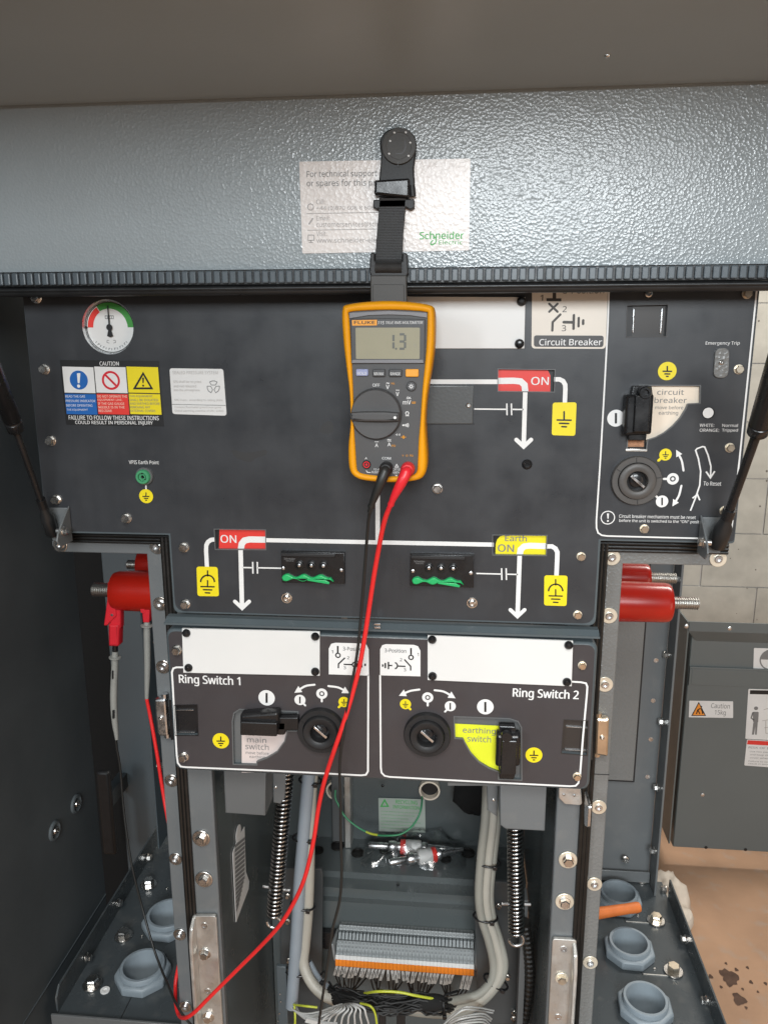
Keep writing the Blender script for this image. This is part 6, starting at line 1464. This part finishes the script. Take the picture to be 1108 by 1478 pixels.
for i, (du, r, m_) in enumerate(((-7, 6.2, 'cable_grey'), (4, 6.6, 'tube_cream'), (11, 5.6, 'cable_grey'))):
    conduit('cable', [(710+du, 1105, .16+.004*i), (707+du, 1180, .15+.004*i), (701+du, 1235, .15+.004*i), (697+du*.9, 1290, .15+.004*i), (701+du*.9, 1325, .15+.004*i), (711+du*.9, 1357, .15+.003*i), (718+du*.9, 1390, .15), (714+du*.7, 1415, .145), (694+du*.4, 1438+du*.5, .14), (665, 1450+du*1.1, .14), (630, 1454+du*.9, .15), (590, 1453+du*.6, .165), (555, 1452, .175)], r, m_, ['leftmost grey cable on the right of the compartment', 'middle cream cable on the right of the compartment', 'rightmost grey cable beside the right spring'][i], rc)
def tie(u, v, Y, a, w, label):
    c = W(u, v, Y); t = thing('cable_tie', label, 'cable tie', c, 'black cable ties on the bundles')
    d = Vector((math.cos(R(a)), 0, -math.sin(R(a)))); n_ = Vector((d.z, 0, -d.x))
    P = [c+d*(w*kc*math.cos(q))+Vector((0, .011*math.sin(q), 0))-n_*0+Vector((0, 0, .002*math.cos(q*1)))*0 for q in [2*math.pi*i/24 for i in range(24)]]
    b = MB(); b.tube(P, .0016, 8, closed=True); part('band', b, 'black_plastic', t, smooth=60)
    part('head', MB().obox(c+d*w*kc*.55+Vector((0, -.0115, 0)), d*.003, Vector((0, .002, 0)), n_*.0028), 'black_plastic', t, bevel=.0005)
tie(448, 1126, .165, 4, 16, 'black cable tie at the top of the left conduits'); tie(440, 1208, .165, -4, 18, 'black cable tie halfway down the left conduits'); tie(437, 1306, .165, 6, 18, 'black cable tie on the left conduits above the terminal strip'); tie(431, 1401, .165, 0, 20, 'black cable tie low on the left conduits'); tie(462, 1414, .16, -52, 14, 'black cable tie where the cream conduit turns')
tie(704, 1244, .155, 4, 17, 'black cable tie highest on the right cables'); tie(700, 1323, .155, 4, 17, 'black cable tie on the right cables beside the spring'); tie(715, 1417, .15, 24, 19, 'black cable tie where the right cables bend'); tie(641, 1452, .135, 84, 14, 'black cable tie upright under the terminal strip')
# corrugated black conduit behind the right spring
P = path([(756, 1330, .13), (762, 1370, .135), (764, 1410, .14), (760, 1450, .15), (752, 1490, .16)], 24); Rr = [.0075 if i % 4 < 2 else .0060 for i in range(len(P))]
solo('corrugated_conduit', MB().tube(P, Rr, 12), 'gasket', 'black corrugated conduit beneath the right spring', 'conduit', smooth=0)

# terminal strip: stepped slices
tb = thing('terminal_strip', 'grey terminal strip with an orange row and white wire markers', 'terminal strip', W(585, 1415, .18))
cu = 583
pr_px = [(1338, YT-.004), (1341, YT-.018), (1349, YT-.024), (1351.5, YT-.028), (1361, YT-.034), (1364, YT-.042), (1376, YT-.052), (1385, YT-.058), (1391.5, YT-.062), (1401, YT-.063)]
pts3 = [W(cu, v, Y) for v, Y in pr_px]
x0t, x1t = W(487, 1360, YT-.04).x, W(684, 1360, YT-.04).x
NT = 38; wT = (x1t-x0t)/NT
def sl(i0, i1, m_, name, gap=.10, off=.0, kind='stuff', deep=.02):
    b = MB()
    for i in range(NT):
        xa, xb2 = x0t+wT*(i+gap/2), x0t+wT*(i+1-gap/2); seg_ = pts3[i0:i1+1]
        F_ = [Vector((0, q.y-off, q.z+off*.6)) for q in seg_]; Bk = [Vector((0, q.y+deep, q.z-deep*.3)) for q in (seg_[0], seg_[-1])]
        prof_ = F_+[Bk[1], Bk[0]]; n = len(prof_)
        b.add([(xa, q.y, q.z) for q in prof_]+[(xb2, q.y, q.z) for q in prof_], [tuple(range(n))[::-1], tuple(range(n, 2*n))]+[(j, (j+1) % n, (j+1) % n+n, j+n) for j in range(n)])
    return part(name, b, m_, tb, kind=kind, smooth=0)
sl(0, 2, 'terminal', 'terminal_tops'); sl(2, 4, 'terminal_mid', 'terminal_plugs', .30, .003); sl(4, 6, 'terminal', 'terminal_bodies', .04); sl(6, 7, 'terminal_mid', 'terminal_sockets', .10); sl(7, 8, 'wire_white', 'marker_strip', .03, .001); sl(8, 9, 'orange_lever', 'release_levers', .06, .0012)
part('backing', MB().box((x0t-.002, YT-.002, pts3[-1].z), (x1t+.002, YT-.016, pts3[0].z-.004)), 'terminal_dark', tb)
part('end_plate', MB().obox(((x1t+.003), YT-.033, (pts3[0].z+pts3[-1].z)/2-.002), (.0018, 0, 0), (0, .028, -.010), (0, -.010, .024)), 'terminal', tb, bevel=.001)
part('end_plate', MB().obox(((x0t-.003), YT-.033, (pts3[0].z+pts3[-1].z)/2-.002), (.0018, 0, 0), (0, .028, -.010), (0, -.010, .024)), 'terminal', tb, bevel=.001)
b = MB()
for i in range(NT):
    x = x0t+wT*(i+.5)
    for (j0, j1, f) in ((0, 1, .75), (5, 6, .25), (5, 6, .72), (6, 7, .5)):
        q = pts3[j0].lerp(pts3[j1], f) if j0 else pts3[1].lerp(pts3[2], .5)
        b.obox((x, q.y-.0006, q.z+.0006), (wT*.24, 0, 0), (0, .0006, .0008), (0, -.0007, .0009))
part('screw_recesses', b, 'terminal_dark', tb, kind='stuff', smooth=0)
# wire markers and wires hanging from the strip
rg = random.Random(11); mkb = MB(); wb_ = MB(); lpos = []
for i in range(NT):
    if i in (33, 34): continue
    x = x0t+wT*(i+.5); q = pts3[-1]; top_ = Vector((x, q.y+.004, q.z-.001))
    lean = (-.0045 if i < 14 else (.002 if i < 20 else -.004)) + rg.uniform(-.002, .002); ln = rg.uniform(.013, .019)+(.006 if i > 34 else 0)
    end = top_+Vector((lean, -.004+rg.uniform(-.002, .002), -ln))
    d = (end-top_).normalized(); s_ = Vector((1, 0, 0)); n_ = d.cross(s_).normalized()
    mkb.obox((top_+end)/2+d*.002, s_*wT*.36+Vector((0, 0, rg.uniform(-.0008, .0008))), n_*.0012, d*ln*.5)
    grp = min(3, i*4//NT); gx = x0t+(x1t-x0t)*(grp+.45)/4; tgt = Vector((gx+rg.uniform(-.008, .008), q.y+.02, q.z-.062+rg.uniform(-.004, .004)))
    mid = end.lerp(tgt, .5)+Vector((lean*.6, -.006, -.006)); wb_.tube(catmull([end, mid, tgt, tgt+Vector((rg.uniform(-.01, .01), .02, -.02))], 4), .0011, 6)
part('wire_markers', mkb, 'wire_white', tb, kind='stuff', smooth=0); part('wires', wb_, 'wire_black', tb, kind='stuff')
mk2 = MB(); rg = random.Random(4)
for i in range(len(mkb.v)//8):
    vs_ = mkb.v[i*8:i*8+8]; c = sum(vs_, Vector())/8; mk2.obox(c+Vector((0, -.0016, .0004)), (wT*.12, 0, 0), (0, .0003, 0), (0, 0, .003))
part('marker_numbers', mk2, 'grey_ink', tb, kind='stuff', smooth=0)
# dark gathered harness below the strip
hp = [(474, 1430, .15), (492, 1438, .135), (520, 1444, .13), (545, 1449, .13), (575, 1450, .13), (605, 1447, .13), (636, 1449, .135), (660, 1446, .15)]
hb = MB(); rg = random.Random(8)
for i in range(26): 
    o_ = Vector((0, rg.uniform(-.010, .010), rg.uniform(-.013, .010))); hb.tube([p+o_+Vector((0, rg.uniform(-.003, .003), rg.uniform(-.003, .003))) for p in path(hp, 3)], .0016, 6)
solo('wire_harness', hb, 'wire_black', 'gathered black wire harness just below the terminal strip', 'wires')
P = path([(486, 1440, .14), (500, 1444, .133), (520, 1447, .13)], 4); t = thing('cable_sleeve', 'black sleeve around the wires left of the yellow earth wire', 'sleeve', P[-1], 'black sleeves gathering the wires'); part('wrap', MB().tube(P, [.009, .011, .012, .012, .012, .012, .012, .011, .009], 14), 'foam', t)
P = path([(596, 1448, .135), (615, 1447, .13), (640, 1446, .135)], 4); t = thing('cable_sleeve', 'black sleeve gathering the wires under the right half of the terminal strip', 'sleeve', P[-1], 'black sleeves gathering the wires'); part('wrap', MB().tube(P, [.008, .010, .011, .011, .011, .011, .011, .010, .008], 14), 'foam', t)
for x0_, x1_, lab in ((546, 556, 'black stand-off post at the bottom left of the centre gap'), (572, 584, 'black stand-off post at the bottom right of the centre gap')):
    pl_ = front(.14); t = thing('standoff_post', lab, 'post', pl_.p((x0_+x1_)/2, 1490), 'black stand-off posts'); part('column', MB().prism(pl_, [pl_.c(x0_, 1457), pl_.c(x1_, 1457), pl_.c(x1_, 1500), pl_.c(x0_, 1500)], -.01, 0, .002), 'black_matte', t); part('cap', MB().prism(pl_, [pl_.c(x0_-1, 1455), pl_.c(x1_+1, 1455), pl_.c(x1_+1, 1459), pl_.c(x0_-1, 1459)], -.011, .001, .0005), 'black_plastic', t)
def loop(L, r, m_, label, grp): solo('wire', MB().tube(path(L, 6), r, 8), m_, label, 'wire', grp, smooth=60)
g1 = 'white wires looping at the bottom of the compartment'
rg = random.Random(21)
for i in range(7):
    j = rg.uniform(-1.5, 1.5); loop([(418+i*1.4, 1450, .16), (424+i*2, 1458+i*1.6, .145-.002*i), (440+i*2.5, 1464+i*1.7+j, .13-.003*i), (462+i*2, 1461+i*1.2+j, .12-.003*i), (484+i, 1453+i*.8+j, .12-.002*i), (500, 1448+i*.5, .125)], .0013, 'wire_white', 'thin white wire in the fan sweeping out of the left conduit', g1)
for i in range(9):
    f = i/8; j = rg.uniform(-2, 2); x1 = 450+f*80
    loop([(499+f*6, 1449, .12-.003*i), (498+f*16-(1-f)*10, 1450+(1-f)*3+j*.5, .11-.004*i), (480+f*45, 1459+j*.6-f*3, .10-.004*i), (462+f*66, 1468+j-f*2, .10-.004*i), (x1+2, 1480, .10-.003*i), (x1, 1500, .10)], .0014, 'wire_white', 'thin white wire arching down from the knot under the terminal strip', g1)
solo('wire_markers', MB().obox(W(452, 1474, .06), (.010, 0, -.002), (0, .002, 0), (.001, 0, .003)).obox(W(472, 1479, .06), (.014, 0, 0), (0, .002, 0), (0, 0, .003)), 'wire_white', 'white marker sleeves on the wires at the bottom edge below the black lead', 'markers', kind='stuff')
for i in range(6):
    j = rg.uniform(-2.5, 2.5); loop([(712-i*1.5, 1460+i*4+j, .14-.006*i), (694+j, 1455+i*4, .12-.006*i), (674-i*2+j, 1455+i*4.5+j, .10-.006*i), (655-i*1, 1463+i*4.5, .10-.006*i), (643-i*2+j, 1477+i*4, .10-.005*i), (634-i*2, 1499, .10)], .0013, 'wire_white', 'thin white wire looping below the right cables', g1)
loop([(524, 1434, .14), (545, 1431, .12), (575, 1432, .12), (600, 1437, .12), (628, 1442, .13)], .0019, 'wire_yellow', 'green and yellow earth wire passing under the terminal strip', None)
loop([(424, 1450, .15), (440, 1452, .13), (458, 1454, .13)], .0016, 'wire_yellow', 'short green and yellow wire at the mouth of the left conduit', None)
loop([(520, 1448, .12), (534, 1452, .11), (541, 1462, .11), (544, 1480, .11)], .0016, 'wire_yellow', 'yellow wire curling down beside the white wire fan', None)
loop([(425, 1452, .15), (426, 1470, .14), (425, 1490, .14)], .0016, 'wire_yellow', 'yellow wire dropping straight below the left conduit', None)
loop([(484, 1140, .36), (484, 1152, .355), (489, 1163, .35), (496, 1176, .345), (508, 1188, .34), (525, 1199, .335), (543, 1205, .33), (560, 1206, .32), (578, 1204, .32), (593, 1194, .325), (604, 1178, .33), (608, 1163, .34), (609, 1150, .36)], .0016, 'wire_green', 'green earth wire drooping between the two ports on the back sheet', None)
loop([(528, 1200.5, .333), (536, 1203.5, .331), (545, 1205.2, .3285)], .0019, 'wire_yellow', 'short yellow length on the drooping earth wire', None)
# black foam lump at the top right of the compartment
b = MB(); c = W(684, 1146, .36); rg = random.Random(2)
for i in range(9):
    for j in range(14):
        th = math.pi*i/8; ph = 2*math.pi*j/14; q = 1+.25*mn.noise(Vector((math.cos(ph)*2, math.sin(ph)*2, i*.5))); b.v.append(c+Vector((.034*q*math.sin(th)*math.cos(ph), .02*math.sin(th)*math.sin(ph), .036*q*math.cos(th))))
for i in range(8):
    for j in range(14): k2 = (j+1) % 14; b.f.append((i*14+j, (i+1)*14+j, (i+1)*14+k2, i*14+k2))
solo('foam_plug', b, 'foam', 'ragged black foam plug at the upper right of the compartment', 'foam', smooth=60)

# spare plug connectors in a clear plastic bag on the shelf
def conn(a, c, label, red_first):
    zz = ZSH+.016; A, B_ = WZ(a[0], a[1], zz), WZ(c[0], c[1], zz); d = (B_-A); L = d.length; k = L/100
    t = thing('plug_connector', label, 'connector', A.lerp(B_, .5)-Vector((0, 0, .015)), 'spare plug connectors in the bag')
    S = lambda p, m_, nm: part(nm, MB().lathe(A, d, [(x*k, r*.00118) for x, r in p], 20), m_, t, smooth=40)
    S([(0, 4), (2, 5), (22, 5), (24, 4)], 'zinc', 'pin'); S([(24, 7), (26, 8), (32, 8), (34, 6), (38, 6)], 'zinc', 'nut')
    S([(38, 10.2), (43, 10.6), (44, 10.2)] if red_first else [(56, 10.2), (61, 10.6), (62, 10.2)], 'red_print', 'red_ring'); S([(44, 10), (46, 10.5), (60, 10.5), (62, 9.5)] if red_first else [(38, 9.5), (40, 10.5), (54, 10.5), (56, 10)], 'wire_white', 'sleeve')
    S([(62, 7), (64, 8), (68, 8), (70, 6)], 'zinc', 'collar'); S([(70, 5.5), (80, 5), (100, 2.5)], 'zinc', 'tail')
conn((531, 1220), (655, 1226), 'spare connector with a red ring left of its white sleeve, in the bag', True); conn((562, 1245), (668, 1226), 'spare connector with a red ring right of its white sleeve, in the bag', False)
b = MB(); NU, NV = 44, 24; c0 = WZ(598, 1232, ZSH)
ax = WZ(668, 1228, ZSH)-WZ(532, 1222, ZSH); ax *= .5
for i in range(NV+1):
    for j in range(NU+1):
        s_ = j/NU*2-1; q = i/NV*2-1; e_ = max(0, 1-abs(s_)**3)*max(0, 1-abs(q)**2.5)
        nz = mn.noise(Vector((s_*4, q*3, .5)))*.012+mn.noise(Vector((s_*10, q*8, 2.5)))*.009
        b.v.append(c0+ax*s_*1.08+Vector((0, q*.042*(1+.15*math.sin(s_*5)), .004+.030*e_+nz*(e_*.8+.2))))
for i in range(NV):
    for j in range(NU): w0 = i*(NU+1)+j; b.f.append((w0, w0+1, w0+NU+2, w0+NU+1))
solo('plastic_bag', b, 'clear_bag', 'clear crinkled plastic bag holding two spare connectors on the shelf', 'bag', smooth=60)
